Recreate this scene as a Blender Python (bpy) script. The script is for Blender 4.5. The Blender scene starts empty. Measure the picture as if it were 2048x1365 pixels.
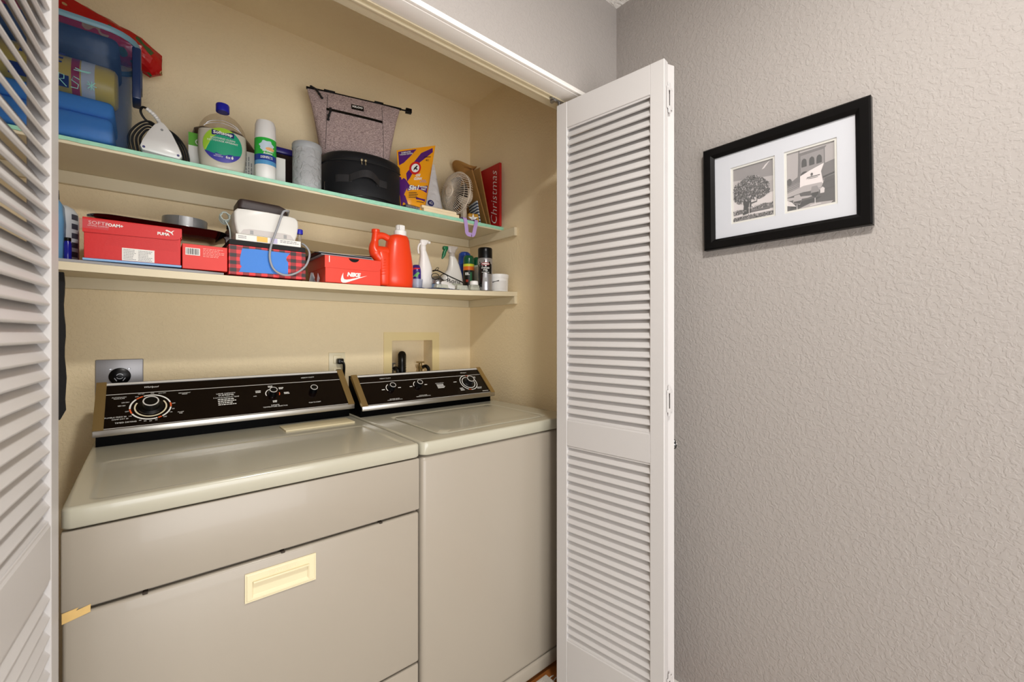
import bpy, bmesh, math, random
from mathutils import Vector, Matrix
random.seed(7)
S = bpy.context.scene
COL = S.collection
PI = math.pi

# ---------------------------------------------------------------- camera, world, lights, exposure
def lin(c):
    def f(v):
        v /= 255.0
        return v / 12.92 if v <= 0.04045 else ((v + 0.055) / 1.055) ** 2.4
    return (f(c[0]), f(c[1]), f(c[2]), 1.0)

cam_d = bpy.data.cameras.new('camera')
cam = bpy.data.objects.new('camera', cam_d)
COL.objects.link(cam)
CAMH = 1.244
cam.location = (0, 0, CAMH)
cam.rotation_euler = (PI / 2, 0, -math.atan2(.6494, .7604))
cam_d.sensor_width = 36
cam_d.lens = 36 * 854 / 2048
cam_d.shift_y = -14.5 / 2048
cam_d.clip_start = 0.01
cam_d.dof.use_dof = True
cam_d.dof.focus_distance = 1.35
cam_d.dof.aperture_fstop = 5.0
S.camera = cam

world = bpy.data.worlds.new('world')
S.world = world
world.use_nodes = True
world.node_tree.nodes['Background'].inputs[0].default_value = (0.9, 0.95, 1, 1)
world.node_tree.nodes['Background'].inputs[1].default_value = 0.3

def area(name, loc, rot, sx, sy, power, col, shape='RECTANGLE'):
    d = bpy.data.lights.new(name, 'AREA')
    d.shape = shape; d.size = sx; d.size_y = sy; d.energy = power; d.color = col
    o = bpy.data.objects.new(name, d)
    COL.objects.link(o)
    o.location = loc; o.rotation_euler = rot
    return o
# ceiling lamp of the hall, just behind the camera
area('hall_lamp_light', (.42, -.06, 2.41), (0, 0, 0), .20, .20, 19, (1.0, .965, .92), 'DISK')
# large soft fill light added before the rear wall to brighten the closet
area('rear_fill_light', (-.05, -2.05, 1.12), (math.radians(95), 0, 0), 2.6, 2.15, 68, (.98, .985, 1.0))
S.view_settings.view_transform = 'Standard'
S.view_settings.look = 'None'
S.view_settings.gamma = 1.0
S.view_settings.use_curve_mapping = False
S.view_settings.exposure = 0.56
S.cycles.use_denoising = True
S.cycles.max_bounces = 10
S.cycles.diffuse_bounces = 6
S.cycles.transparent_max_bounces = 16

# ---------------------------------------------------------------- materials
MATS = {}
def mat(name, col, rough=.5, metal=0, spec=.5, bump=None, vary=0, vscale=20, coat=0, alpha=None, emit=None, trans=None, sheen=0):
    m = bpy.data.materials.new(name)
    m.use_nodes = True
    nt = m.node_tree
    b = nt.nodes['Principled BSDF']
    b.inputs['Base Color'].default_value = lin(col)
    b.inputs['Roughness'].default_value = rough
    b.inputs['Metallic'].default_value = metal
    b.inputs['Specular IOR Level'].default_value = spec
    b.inputs['Coat Weight'].default_value = coat
    b.inputs['Sheen Weight'].default_value = sheen
    if trans is not None:
        b.inputs['Transmission Weight'].default_value = trans
    tc = nt.nodes.new('ShaderNodeTexCoord')
    if vary:
        n = nt.nodes.new('ShaderNodeTexNoise'); n.inputs['Scale'].default_value = vscale; n.inputs['Detail'].default_value = 4
        mx = nt.nodes.new('ShaderNodeMix'); mx.data_type = 'RGBA'
        c = lin(col)
        mx.inputs[6].default_value = tuple(min(1, v * (1 - vary)) for v in c[:3]) + (1,)
        mx.inputs[7].default_value = tuple(min(1, v * (1 + vary)) for v in c[:3]) + (1,)
        nt.links.new(tc.outputs['Object'], n.inputs['Vector'])
        nt.links.new(n.outputs['Fac'], mx.inputs[0])
        nt.links.new(mx.outputs[2], b.inputs['Base Color'])
    if bump:
        sc, dist, kind = bump
        n = nt.nodes.new('ShaderNodeTexNoise'); n.inputs['Scale'].default_value = sc; n.inputs['Detail'].default_value = 3
        n.inputs['Roughness'].default_value = .5
        nt.links.new(tc.outputs['Object'], n.inputs['Vector'])
        src = n.outputs['Fac']
        if kind == 'knock':
            n.inputs['Distortion'].default_value = .6
            r = nt.nodes.new('ShaderNodeValToRGB')
            r.color_ramp.elements[0].position = .44; r.color_ramp.elements[1].position = .58
            nt.links.new(src, r.inputs[0]); src = r.outputs[0]
        bp = nt.nodes.new('ShaderNodeBump'); bp.inputs['Strength'].default_value = 1; bp.inputs['Distance'].default_value = dist
        nt.links.new(src, bp.inputs['Height'])
        nt.links.new(bp.outputs[0], b.inputs['Normal'])
    if alpha is not None:                         # translucent plastic: part see-through, part reflecting
        tr = nt.nodes.new('ShaderNodeBsdfTransparent')
        tr.inputs[0].default_value = lin(alpha[1])
        ms = nt.nodes.new('ShaderNodeMixShader'); ms.inputs[0].default_value = alpha[0]
        out = nt.nodes['Material Output']
        nt.links.new(tr.outputs[0], ms.inputs[1]); nt.links.new(b.outputs[0], ms.inputs[2])
        nt.links.new(ms.outputs[0], out.inputs['Surface'])
    MATS[name] = m
    return m

m_hall = mat('hall_wall_paint', (158, 152, 147), .75, bump=(105, .0005, 'knock'))
m_closet = mat('closet_wall_paint', (238, 220, 182), .75, bump=(105, .0005, 'knock'))
m_ceil = mat('ceiling_paint', (232, 229, 223), .85, bump=(70, .002, 'knock'))
m_shelfw = mat('shelf_cream_paint', (218, 206, 176), .5, bump=(40, .0004, ''), vary=.04, vscale=12)
m_trim = mat('white_gloss_trim', (236, 232, 226), .3)
m_door = mat('door_white_paint', (194, 191, 189), .38, bump=(90, .00015, ''))
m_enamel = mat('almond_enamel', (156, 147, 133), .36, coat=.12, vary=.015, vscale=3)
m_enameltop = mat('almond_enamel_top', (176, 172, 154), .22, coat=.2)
m_lint = mat('aged_almond_plastic', (216, 204, 168), .35)
m_black = mat('black_plastic', (7, 7, 8), .28, spec=.3)
m_blackm = mat('black_matte', (18, 17, 17), .8)
m_gap = mat('dark_gap', (52, 42, 32), .8)
m_chrome = mat('chrome_trim', (200, 197, 190), .34, metal=1)
m_silver = mat('silver_line', (205, 203, 198), .4)
m_steel = mat('brushed_steel', (170, 170, 172), .35, metal=1)
m_gold = mat('bronze_metal', (176, 152, 104), .38, metal=.85)
m_white = mat('white_plastic', (232, 231, 228), .35)
m_print = mat('white_print', (235, 235, 230), .6)
m_orange = mat('orange_print', (225, 95, 40), .6)
m_cream = mat('cream_plastic', (222, 212, 180), .4)
m_red = mat('red_box', (206, 12, 10), .45, bump=(160, .0002, ''))
m_nike = mat('orange_red_box', (226, 62, 42), .45)
m_grey = mat('grey_plastic', (150, 150, 150), .4)
m_navy = mat('navy_print', (26, 30, 100), .45)
m_paper = mat('white_paper', (236, 234, 228), .7)
m_dkprint = mat('dark_print', (30, 26, 26), .6)
m_green_liner = mat('green_liner', (150, 208, 180), .5, vary=.22, vscale=60)

def facepanel_mat():
    """dark brown-black glass like console face"""
    return mat('console_black_glass', (12, 5, 4), .12, spec=.25)
m_console = facepanel_mat()

# ---------------------------------------------------------------- geometry helpers
class G:
    def __init__(s):
        s.bm = bmesh.new(); s.mi = 0
    def _v(s, pts): return [s.bm.verts.new(p) for p in pts]
    def _f(s, vs):
        try:
            f = s.bm.faces.new(vs); f.material_index = s.mi; return f
        except ValueError:
            return None
    def box(s, x0, x1, y0, y1, z0, z1, bev=0, seg=2, rot=None, about=None):
        t = bmesh.new()
        bmesh.ops.create_cube(t, size=1)
        for v in t.verts:
            v.co = Vector(((x0 + x1) / 2 + v.co.x * (x1 - x0), (y0 + y1) / 2 + v.co.y * (y1 - y0), (z0 + z1) / 2 + v.co.z * (z1 - z0)))
        if bev:
            bmesh.ops.bevel(t, geom=list(t.edges), offset=bev, segments=seg, affect='EDGES', profile=.5)
        if rot is not None:
            c = Vector(about) if about else Vector(((x0 + x1) / 2, (y0 + y1) / 2, (z0 + z1) / 2))
            for v in t.verts: v.co = c + rot @ (v.co - c)
        s.merge(t)
        return s
    def merge(s, t):
        for f in t.faces: f.material_index = s.mi
        me = bpy.data.meshes.new('t'); t.to_mesh(me); t.free()
        s.bm.from_mesh(me); bpy.data.meshes.remove(me)
    def loft(s, rings, cap0=True, cap1=True, closed=True):
        vr = [s._v(r) for r in rings]
        n = len(vr[0])
        for a, b in zip(vr[:-1], vr[1:]):
            for i in range(n if closed else n - 1):
                j = (i + 1) % n
                s._f([a[i], a[j], b[j], b[i]])
        if cap0: s._f(list(reversed(vr[0])))
        if cap1: s._f(vr[-1])
        return s
    def lathe(s, prof, n=32, cx=0, cy=0, sx=1, sy=1, M=None, cap0=True, cap1=True):
        rings = []
        for r, z in prof:
            ring = [Vector((cx + sx * r * math.cos(2 * PI * i / n), cy + sy * r * math.sin(2 * PI * i / n), z)) for i in range(n)]
            if M is not None: ring = [M @ p for p in ring]
            rings.append(ring)
        return s.loft(rings, cap0, cap1)
    def tube(s, pts, r, n=8, closed=False, caps=True):
        pts = [Vector(p) for p in pts]
        N = len(pts)
        rs = r if isinstance(r, (list, tuple)) else [r] * N
        rings = []
        up = None
        for i in range(N):
            if closed: d = pts[(i + 1) % N] - pts[i - 1]
            else: d = pts[min(i + 1, N - 1)] - pts[max(i - 1, 0)]
            d.normalize()
            if up is None:
                up = Vector((0, 0, 1)) if abs(d.z) < .9 else Vector((1, 0, 0))
            a = d.cross(up); 
            if a.length < 1e-6: a = d.orthogonal()
            a.normalize(); b = a.cross(d).normalized(); up = b
            rings.append([pts[i] + a * rs[i] * math.cos(2 * PI * k / n) + b * rs[i] * math.sin(2 * PI * k / n) for k in range(n)])
        if closed:
            vr = [s._v(q) for q in rings]
            for i in range(N):
                A, B = vr[i], vr[(i + 1) % N]
                for k in range(n): s._f([A[k], A[(k + 1) % n], B[(k + 1) % n], B[k]])
        else:
            s.loft(rings, caps, caps)
        return s
    def plate(s, M, pts, z0=0.0, z1=.0004):
        a = s._v([M @ Vector((p[0], p[1], z0)) for p in pts])
        b = s._v([M @ Vector((p[0], p[1], z1)) for p in pts])
        n = len(pts)
        s._f(b); s._f(list(reversed(a)))
        for i in range(n): s._f([a[i], a[(i + 1) % n], b[(i + 1) % n], b[i]])
        return s
    def ring(s, M, r0, r1, a0=0, a1=2 * PI, n=48, z0=0, z1=.0004, cx=0, cy=0):
        k = max(2, int(n * abs(a1 - a0) / (2 * PI)))
        for i in range(k):
            t0 = a0 + (a1 - a0) * i / k; t1 = a0 + (a1 - a0) * (i + 1) / k
            s.plate(M, [(cx + r0 * math.cos(t0), cy + r0 * math.sin(t0)), (cx + r1 * math.cos(t0), cy + r1 * math.sin(t0)),
                        (cx + r1 * math.cos(t1), cy + r1 * math.sin(t1)), (cx + r0 * math.cos(t1), cy + r0 * math.sin(t1))], z0, z1)
        return s
    def rect(s, M, x0, x1, y0, y1, z0=0, z1=.0004):
        return s.plate(M, [(x0, y0), (x1, y0), (x1, y1), (x0, y1)], z0, z1)
    def grid(s, fn, nu, nv, thick=None):
        vs = [[s.bm.verts.new(fn(i / nu, j / nv)) for j in range(nv + 1)] for i in range(nu + 1)]
        for i in range(nu):
            for j in range(nv):
                s._f([vs[i][j], vs[i + 1][j], vs[i + 1][j + 1], vs[i][j + 1]])
        return vs
    def slab(s, f0, f1, nu, nv):
        """closed body between two grid functions"""
        a = s.grid(f0, nu, nv); b = s.grid(f1, nu, nv)
        for i in range(nu):
            s._f([a[i][0], a[i + 1][0], b[i + 1][0], b[i][0]]); s._f([a[i][nv], a[i + 1][nv], b[i + 1][nv], b[i][nv]])
        for j in range(nv):
            s._f([a[0][j], a[0][j + 1], b[0][j + 1], b[0][j]]); s._f([a[nu][j], a[nu][j + 1], b[nu][j + 1], b[nu][j]])
        return s

def rrect(x0, x1, y0, y1, r, z, n=5):
    out = []
    for cx, cy, a in ((x1 - r, y1 - r, 0), (x0 + r, y1 - r, 1), (x0 + r, y0 + r, 2), (x1 - r, y0 + r, 3)):
        for i in range(n + 1):
            t = (a + i / n) * PI / 2
            out.append(Vector((cx + r * math.cos(t), cy + r * math.sin(t), z)))
    return out
def rr2(x0, x1, y0, y1, r, n=4):
    return [(p.x, p.y) for p in rrect(x0, x1, y0, y1, r, 0, n)]
def ell(cx, cy, rx, ry, z, n=32, p=2.0):
    out = []
    for i in range(n):
        t = 2 * PI * i / n
        c, d = math.cos(t), math.sin(t)
        out.append(Vector((cx + rx * math.copysign(abs(c) ** (2 / p), c), cy + ry * math.copysign(abs(d) ** (2 / p), d), z)))
    return out
def FR(o, x=(1, 0, 0), y=(0, 0, 1)):
    x = Vector(x).normalized(); y = Vector(y).normalized(); z = x.cross(y)
    return Matrix(((x.x, y.x, z.x, o[0]), (x.y, y.y, z.y, o[1]), (x.z, y.z, z.z, o[2]), (0, 0, 0, 1)))
def catmull(pts, n=6):
    pts = [Vector(p) for p in pts]; out = []
    for i in range(len(pts) - 1):
        p0 = pts[max(i - 1, 0)]; p1 = pts[i]; p2 = pts[i + 1]; p3 = pts[min(i + 2, len(pts) - 1)]
        for k in range(n):
            t = k / n
            out.append(.5 * ((2 * p1) + (p2 - p0) * t + (2 * p0 - 5 * p1 + 4 * p2 - p3) * t * t + (3 * p1 - p0 - 3 * p2 + p3) * t ** 3))
    out.append(pts[-1]); return out

def obj(name, g, m, parent=None, smooth=35, loc=None):
    bmesh.ops.recalc_face_normals(g.bm, faces=list(g.bm.faces))
    me = bpy.data.meshes.new(name)
    g.bm.to_mesh(me); g.bm.free()
    for mm in (m if isinstance(m, (list, tuple)) else [m]): me.materials.append(mm)
    if smooth:
        me.polygons.foreach_set('use_smooth', [True] * len(me.polygons))
        me.set_sharp_from_angle(angle=math.radians(smooth))
    o = bpy.data.objects.new(name, me)
    COL.objects.link(o)
    if parent: o.parent = parent
    if loc: o.location = loc
    return o
def tag(o, label=None, cat=None, group=None, kind=None):
    if label: o['label'] = label
    if cat: o['category'] = cat
    if group: o['group'] = group
    if kind: o['kind'] = kind
    return o
def thing(name, label, cat, loc=(0, 0, 0), rz=0, group=None, kind=None):
    o = bpy.data.objects.new(name, None)
    COL.objects.link(o)
    o.empty_display_size = .05
    o.location = loc; o.rotation_euler = (0, 0, rz)
    return tag(o, label, cat, group, kind)
def raw_text(body, shear=0, bold=0, space=1.0, align='CENTER', line=1.0):
    c = bpy.data.curves.new('t', 'FONT')
    c.body = body; c.size = 1; c.shear = shear; c.offset = bold; c.space_character = space; c.space_line = line
    c.align_x = align; c.resolution_u = 2; c.fill_mode = 'FRONT'
    o = bpy.data.objects.new('t', c); COL.objects.link(o)
    bpy.context.view_layer.update()
    dg = bpy.context.evaluated_depsgraph_get()
    me = bpy.data.meshes.new_from_object(o.evaluated_get(dg))
    bpy.data.objects.remove(o); bpy.data.curves.remove(c)
    return me
def text(body, fn, cx, cy, w, h, m, parent, name='lettering', **k):
    """printed lettering fitted into a w x h box; fn maps (u, v) of the surface to a point (Matrix or function)"""
    me = raw_text(body, **k)
    xs = [v.co.x for v in me.vertices]; ys = [v.co.y for v in me.vertices]
    if not xs: return None
    x0, x1, y0, y1 = min(xs), max(xs), min(ys), max(ys)
    for v in me.vertices:
        u = cx + ((v.co.x - x0) / (x1 - x0) - .5) * w; t = cy + ((v.co.y - y0) / (y1 - y0) - .5) * h
        v.co = fn @ Vector((u, t, .0006)) if isinstance(fn, Matrix) else fn(u, t, .0006)
    me.materials.clear(); me.materials.append(m)
    o = bpy.data.objects.new(name, me); COL.objects.link(o)
    o.parent = parent
    return o
def bars(g, M, x0, x1, y0, dy, n, h, seed=1, fn=None):
    """rows of tiny illegible print"""
    r = random.Random(seed)
    for i in range(n):
        x = x0; y = y0 - i * dy
        end = x1 - r.random() * (x1 - x0) * .35
        while x < end:
            w = (x1 - x0) * (.05 + r.random() * .12)
            g.rect(M, x, min(x + w, x1), y, y + h, 0, .0005)
            x += w + (x1 - x0) * .03
def cylmap(r, cx=0, cy=0):
    """wrap (u, v) on the front (-Y) side of an upright cylinder"""
    def f(u, v, off=.0004):
        a = u / r
        return Vector((cx + (r + off) * math.sin(a), cy - (r + off) * math.cos(a), v))
    return f
def patch(g, fn, pts, off=.0003, c=None):
    """printed patch following a surface: fan of rings from the centre of an outline"""
    n = len(pts)
    cx = sum(p[0] for p in pts) / n if c is None else c[0]; cy = sum(p[1] for p in pts) / n if c is None else c[1]
    prev = None; K = 5
    for k in range(1, K + 1):
        f = k / K
        ring = [g.bm.verts.new(fn(cx + (p[0] - cx) * f, cy + (p[1] - cy) * f, off)) for p in pts]
        if prev is None:
            g._f(ring)
        else:
            for i in range(n): g._f([prev[i], prev[(i + 1) % n], ring[(i + 1) % n], ring[i]])
        prev = ring
def ellpts(cx, cy, rx, ry, n=32, a0=0): return [(cx + rx * math.cos(a0 + 2 * PI * i / n), cy + ry * math.sin(a0 + 2 * PI * i / n)) for i in range(n)]
def band(g, fn, u0, u1, v0, v1, n=12, off=.0003):
    g.grid(lambda a, b: fn(u0 + (u1 - u0) * a, v0 + (v1 - v0) * b, off), n, 2)
def face_cam(x, y): return -math.atan2(x, y)

XW, YB, YH, ZC, ZO = 1.33, 1.908, .9575, 2.47, 2.06     # right wall, closet back wall, hall-side face of closet wall, ceiling, opening height
XL = -.46

# ---------------------------------------------------------------- structure
def struct(name, g, m, label, cat, smooth=35):
    return tag(obj(name, g, m, None, smooth), label, cat, kind='structure')
g = G()                                                  # back wall of closet with the hole of the recessed box
hx0, hx1, hz0, hz1 = .876, 1.100, 1.016, 1.216
g.box(XL - .1, hx0, YB, YB + .12, 0, ZC); g.box(hx1, XW + .1, YB, YB + .12, 0, ZC)
g.box(hx0, hx1, YB, YB + .12, 0, hz0); g.box(hx0, hx1, YB, YB + .12, hz1, ZC)
struct('wall_back', g, m_closet, 'textured cream back wall inside the laundry closet', 'wall', 0)
g = G().box(XW, XW + .1, 1.0, YB, 0, ZC)
struct('wall_closet_right', g, m_closet, 'textured cream right side wall inside the laundry closet', 'wall', 0)
g = G().box(XL - .1, XL, YH + .05, YB, 0, ZC)
struct('wall_closet_left', g, m_closet, 'cream left side wall inside the laundry closet behind the left door', 'wall', 0)
g = G().box(XW, XW + .1, -2.1, 1.0, 0, ZC + .02)
struct('wall_right', g, m_hall, 'pale textured hall wall carrying the framed photographs', 'wall', 0)
g = G()
g.box(-1.35, XW, YH, YH + .1125, ZO, ZC); g.box(-1.35, -.335, YH, YH + .1125, 0, ZO)
struct('wall_front', g, m_hall, 'pale textured wall above the closet opening', 'wall', 0)
g = G().box(-1.45, -1.35, -2.1, YH + .1, 0, ZC)
struct('wall_left', g, m_hall, 'pale hall wall on the left, outside the view', 'wall', 0)
g = G().box(-1.45, XW + .1, -2.2, -2.1, 0, ZC)
struct('wall_rear', g, m_hall, 'pale hall wall behind the viewer', 'wall', 0)
g = G().box(-1.45, XW + .1, -2.2, YH + .0002, 2.456, 2.56)
struct('ceiling', g, m_ceil, 'white textured hall ceiling in the top corner', 'ceiling', 0)
g = G().box(XL - .1, XW + .1, YH + .05, YB + .12, ZC, ZC + .1)
struct('ceiling_closet', g, m_closet, 'cream ceiling inside the laundry closet', 'ceiling', 0)

def woodfloor():
    m = mat('brown_wood_floor', (158, 98, 48), .35, vary=.25, vscale=9)
    return m
m_floor = woodfloor()
fl = thing('floor', 'brown plank floor under the appliances', 'floor', kind='structure')
gb = G().box(-1.45, XW + .1, -2.2, YB + .12, -.1, -.012)
obj('floor_base', gb, m_gap, fl, 0)
pl0 = obj('plank', G().box(0, .9, 0, .118, -.012, 0, .0015, 1), m_floor, fl, 20)
first = True
for r in range(35):
    for c in range(4):
        x = -1.45 + c * .905 - (r % 3) * .3; y = -2.2 + r * .12
        if x > XW or x + .9 < -1.45: continue
        if first: o = pl0; first = False
        else: o = pl0.copy(); COL.objects.link(o)
        o.parent = fl; o.location = (x, y, 0)
g = G()
g.box(XW - .014, XW, -2.1, YH, 0, .10, .003)
struct('baseboard_right', g, m_trim, 'white baseboard along the foot of the pale hall wall', 'baseboard')

# white trim and jamb of the closet opening
g = G()
g.box(-.335, XW - .001, YH - .004, 1.006, ZO - .012, ZO - .0002, .002)
g.box(-.335, XW - .001, YH - .014, YH + .002, ZO - .010, ZO + .002, .003)
g.box(-.335, XW - .001, YH - .009, YH + .001, ZO + .002, ZO + .010, .003)
struct('trim_1', g, m_trim, 'white moulded trim along the head of the closet opening', 'trim')
g = G().box(-.335, XW - .001, 1.0065, YH + .1135, ZO - .006, ZO - .0004, .001)
struct('trim_2', g, m_shelfw, 'cream board lining the underside of the closet header', 'trim')
g = G().box(-.352, -.3352, YH - .002, YH + .1135, 0, ZO - .001, .002)
struct('trim_3', g, m_trim, 'white left jamb of the closet opening behind the left door', 'trim')
tr = thing('door_track', 'dark metal guide track under the closet header with a small bracket', 'track')
g = G().box(-.32, 1.20, 1.0066, 1.0105, ZO - .014, ZO - .0062)
g.box(-.32, 1.20, 1.0265, 1.0305, ZO - .014, ZO - .0062)
obj('track_rail', g, m_shelfw, tr)
g = G().box(1.045, 1.11, 1.0115, 1.026, ZO - .017, ZO - .0062, .002)
g.lathe([(.005, 2.0285), (.005, 2.052)], 12, 1.0835, 1.018)
g.box(1.05, 1.06, 1.008, 1.029, ZO - .024, ZO - .015, .001)
obj('guide_bracket', g, m_steel, tr)

# ---------------------------------------------------------------- louvred bifold doors
DW, DT, DZ0, DZ1 = .379, .026, .012, 2.029
ST = .043
OPEN = [(.951, 1.94, 35), (.207, .866, 23)]
def leaf_mesh():
    g = G()
    g.box(0, ST, 0, DT, DZ0, DZ1, .0015, 1); g.box(DW - ST, DW, 0, DT, DZ0, DZ1, .0015, 1)
    e = .0005
    for a, b in ((DZ0, OPEN[1][0]), (OPEN[1][1], OPEN[0][0]), (OPEN[0][1], DZ1)):
        g.box(ST - e, DW - ST + e, e, DT - e, a + e * 0, b, .0015, 1)
    for (a, b, n) in OPEN:                                # small bead round each louvre field
        for yy in (.0025, DT - .0065):
            g.box(ST, DW - ST, yy, yy + .004, a, a + .006, .001, 1); g.box(ST, DW - ST, yy, yy + .004, b - .006, b, .001, 1)
    return g
def slat_mesh():
    # louvre running along x: low on the hall side (y=0 face), high towards the closet
    g = G(); w = .040; t = .0058; a = math.radians(60)
    d = Vector((0, math.cos(a), math.sin(a))); n = Vector((0, -math.sin(a), math.cos(a)))
    prof = []
    for s_, q in ((-.5, -.3), (-.5, .3), (-.46, .5), (.46, .5), (.5, .3), (.5, -.3), (.46, -.5), (-.46, -.5)):
        prof.append(Vector((0, DT / 2, 0)) + d * (s_ * w) + n * (q * t))
    g.loft([[Vector((ST - .004, p.y, p.z)) for p in prof], [Vector((DW - ST + .004, p.y, p.z)) for p in prof]])
    return g
LEAF = SLAT = None
def leaf(parent, ax, ay, bx, by, label):
    """door leaf whose hall-side face (local y=0) runs from a to b"""
    global LEAF, SLAT
    if LEAF is None:
        o = obj('door_leaf', leaf_mesh(), m_door); LEAF = o.data
    else:
        o = bpy.data.objects.new('door_leaf', LEAF); COL.objects.link(o)
    o.parent = parent
    o.location = (ax, ay, 0); o.rotation_euler = (0, 0, math.atan2(by - ay, bx - ax))
    o['label'] = label
    for (z0, z1, n) in OPEN:
        p = (z1 - z0) / n
        for i in range(n):
            if SLAT is None:
                s_ = obj('slat', slat_mesh(), m_door); SLAT = s_.data
            else:
                s_ = bpy.data.objects.new('slat', SLAT); COL.objects.link(s_)
            s_.parent = o; s_.location = (0, 0, z0 + (i + .5) * p)
    return o
def hinge(parent, x0, x1, y, z):
    g = G()
    g.box(x0 - .010, x0 - .001, y - .0016, y, z - .032, z + .032, .0006, 1)
    g.box(x1 + .001, x1 + .014, y - .0016, y, z - .032, z + .032, .0006, 1)
    for k, (a, b) in enumerate(((-.044, -.022), (.022, .044))):
        g.box(x0 - .004, x1 + .003, y - .0022, y - .0002, z + a, z + b, .001, 1)
    for zz in (-.026, .026):
        for xx in (x0 - .006, x1 + .009):
            g.lathe([(.0022, 0), (.0022, .001)], 10, M=FR((xx, y - .0014, z + zz)))
    return obj('hinge', g, m_door, parent)

d1 = thing('door_1', 'white louvred bifold door folded open on the right of the closet', 'door', kind='structure')
lf = leaf(d1, 1.071, 1.018, 1.117, .642, 'front leaf facing the appliances')
l2 = leaf(d1, 1.173, .6413, 1.288, 1.002, 'rear leaf folded against the hall wall')
for z in (1.925, 1.05, .22): hinge(d1, 1.1425, 1.1485, .6425, z)
m_knobd = mat('speckled_black_knob', (20, 18, 20), .2, coat=.3)
def speckle(m):
    nt = m.node_tree; b = nt.nodes['Principled BSDF']
    v = nt.nodes.new('ShaderNodeTexVoronoi'); v.inputs['Scale'].default_value = 140
    r = nt.nodes.new('ShaderNodeValToRGB'); r.color_ramp.interpolation = 'CONSTANT'
    r.color_ramp.elements[0].color = (.85, .82, .8, 1); r.color_ramp.elements[1].color = (.01, .01, .01, 1); r.color_ramp.elements[1].position = .3
    tc = nt.nodes.new('ShaderNodeTexCoord'); nt.links.new(tc.outputs['Object'], v.inputs['Vector'])
    nt.links.new(v.outputs['Distance'], r.inputs[0]); nt.links.new(r.outputs[0], b.inputs['Base Color'])
speckle(m_knobd)
g = G(); nx = Vector((.953, -.304, 0))
M = FR((1.1845, .676, .911), (.304, .953, 0), (0, 0, 1))
g.lathe([(.012, 0), (.008, .003), (.007, .012), (.016, .017), (.0185, .022), (.0175, .027), (.010, .030), (.001, .031)], 24, M=M)
obj('knob', g, m_knobd, d1)['label'] = 'black speckled round knob'

d2 = thing('door_2', 'white louvred bifold door close beside the viewer on the left of the closet', 'door', kind='structure')
dxl, dyl = -.109 - .076 * .377, 1.0 - .377
leaf(d2, dxl, dyl, -.109, 1.0, 'near leaf seen edge on')
leaf(d2, -.30, .985, dxl - .055, dyl + .002, 'rear leaf hidden behind the near leaf')
hinge(d2, dxl - .052, dxl - .028, dyl - .001, 1.05)

# ---------------------------------------------------------------- shelves
def sag(x): return max(0, .025 * (1 - ((x - .3) / 1.03) ** 2))
Z2T = 1.4425
def Z2(x, y): return Z2T - sag(x) * min(1, max(0, (YB - .02 - y) / .371))
Z1 = 1.7672
def shelf2():
    g = G()
    X0, X1, Y0, Y1 = XL + .001, XW - .001, 1.517, YB - .001
    f = lambda dz: (lambda u, v: Vector((X0 + (X1 - X0) * u, Y0 + (Y1 - Y0) * v, Z2(X0 + (X1 - X0) * u, Y0 + (Y1 - Y0) * v) - dz)))
    g.slab(f(0), f(.0205), 28, 6)
    return g
tag(obj('closet_shelf', shelf2(), m_shelfw, None, 30), 'lower cream closet shelf, sagging in the middle under boxes', 'shelf')
up = thing('closet_shelf', 'upper cream closet shelf covered with a pale green liner', 'shelf')
obj('shelf_board', G().box(XL + .001, XW - .001, 1.622, YB - .001, 1.747, 1.7655, .001, 1), m_shelfw, up)
def liner():
    g = G()
    x0, x1 = XL + .001, XW - .002
    r = random.Random(3)
    n = 60
    yz = [(YB - .002, 1.7656), (1.623, 1.7656), (1.6205, 1.765), (1.6203, 1.7545)]
    yz2 = [(YB - .002, 1.7667), (1.6225, 1.7667), (1.6193, 1.7655), (1.6192, 1.7545)]
    rows = []
    for i in range(n + 1):
        x = x0 + (x1 - x0) * i / n; d = r.uniform(-.0015, .0015) - .0035 * max(0, min(1, (x - .3) / .5)) 
        pts = [Vector((x, y, z)) for y, z in yz[:-1]] + [Vector((x, yz[-1][0], yz[-1][1] + d)), Vector((x, yz2[-1][0], yz2[-1][1] + d))] + [Vector((x, y, z)) for y, z in reversed(yz2[:-1])]
        rows.append(pts)
    g.loft(rows)
    return g
obj('shelf_liner', liner(), m_green_liner, up)['label'] = 'pale green patterned liner over the board'
def ledger(name, x0, x1, y0, y1, z0, z1, label):
    tag(obj(name, G().box(x0, x1, y0, y1, z0, z1, .0015, 1), m_shelfw), label, 'trim', kind='structure')
ledger('trim_4', XL + .001, XW - .0195, YB - .0185, YB - .0005, 1.707, 1.7468, 'cream batten on the back wall under the upper shelf')
ledger('trim_5', XW - .0185, XW - .0005, 1.517, YB - .0005, 1.707, 1.7468, 'cream batten on the right wall under the upper shelf')
ledger('trim_6', XL + .001, XW - .0195, YB - .0185, YB - .0005, 1.385, 1.4215, 'cream batten on the back wall under the lower shelf')
ledger('trim_7', XW - .0185, XW - .0005, 1.517, YB - .0005, 1.385, 1.4215, 'cream batten on the right wall under the lower shelf')

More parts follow.
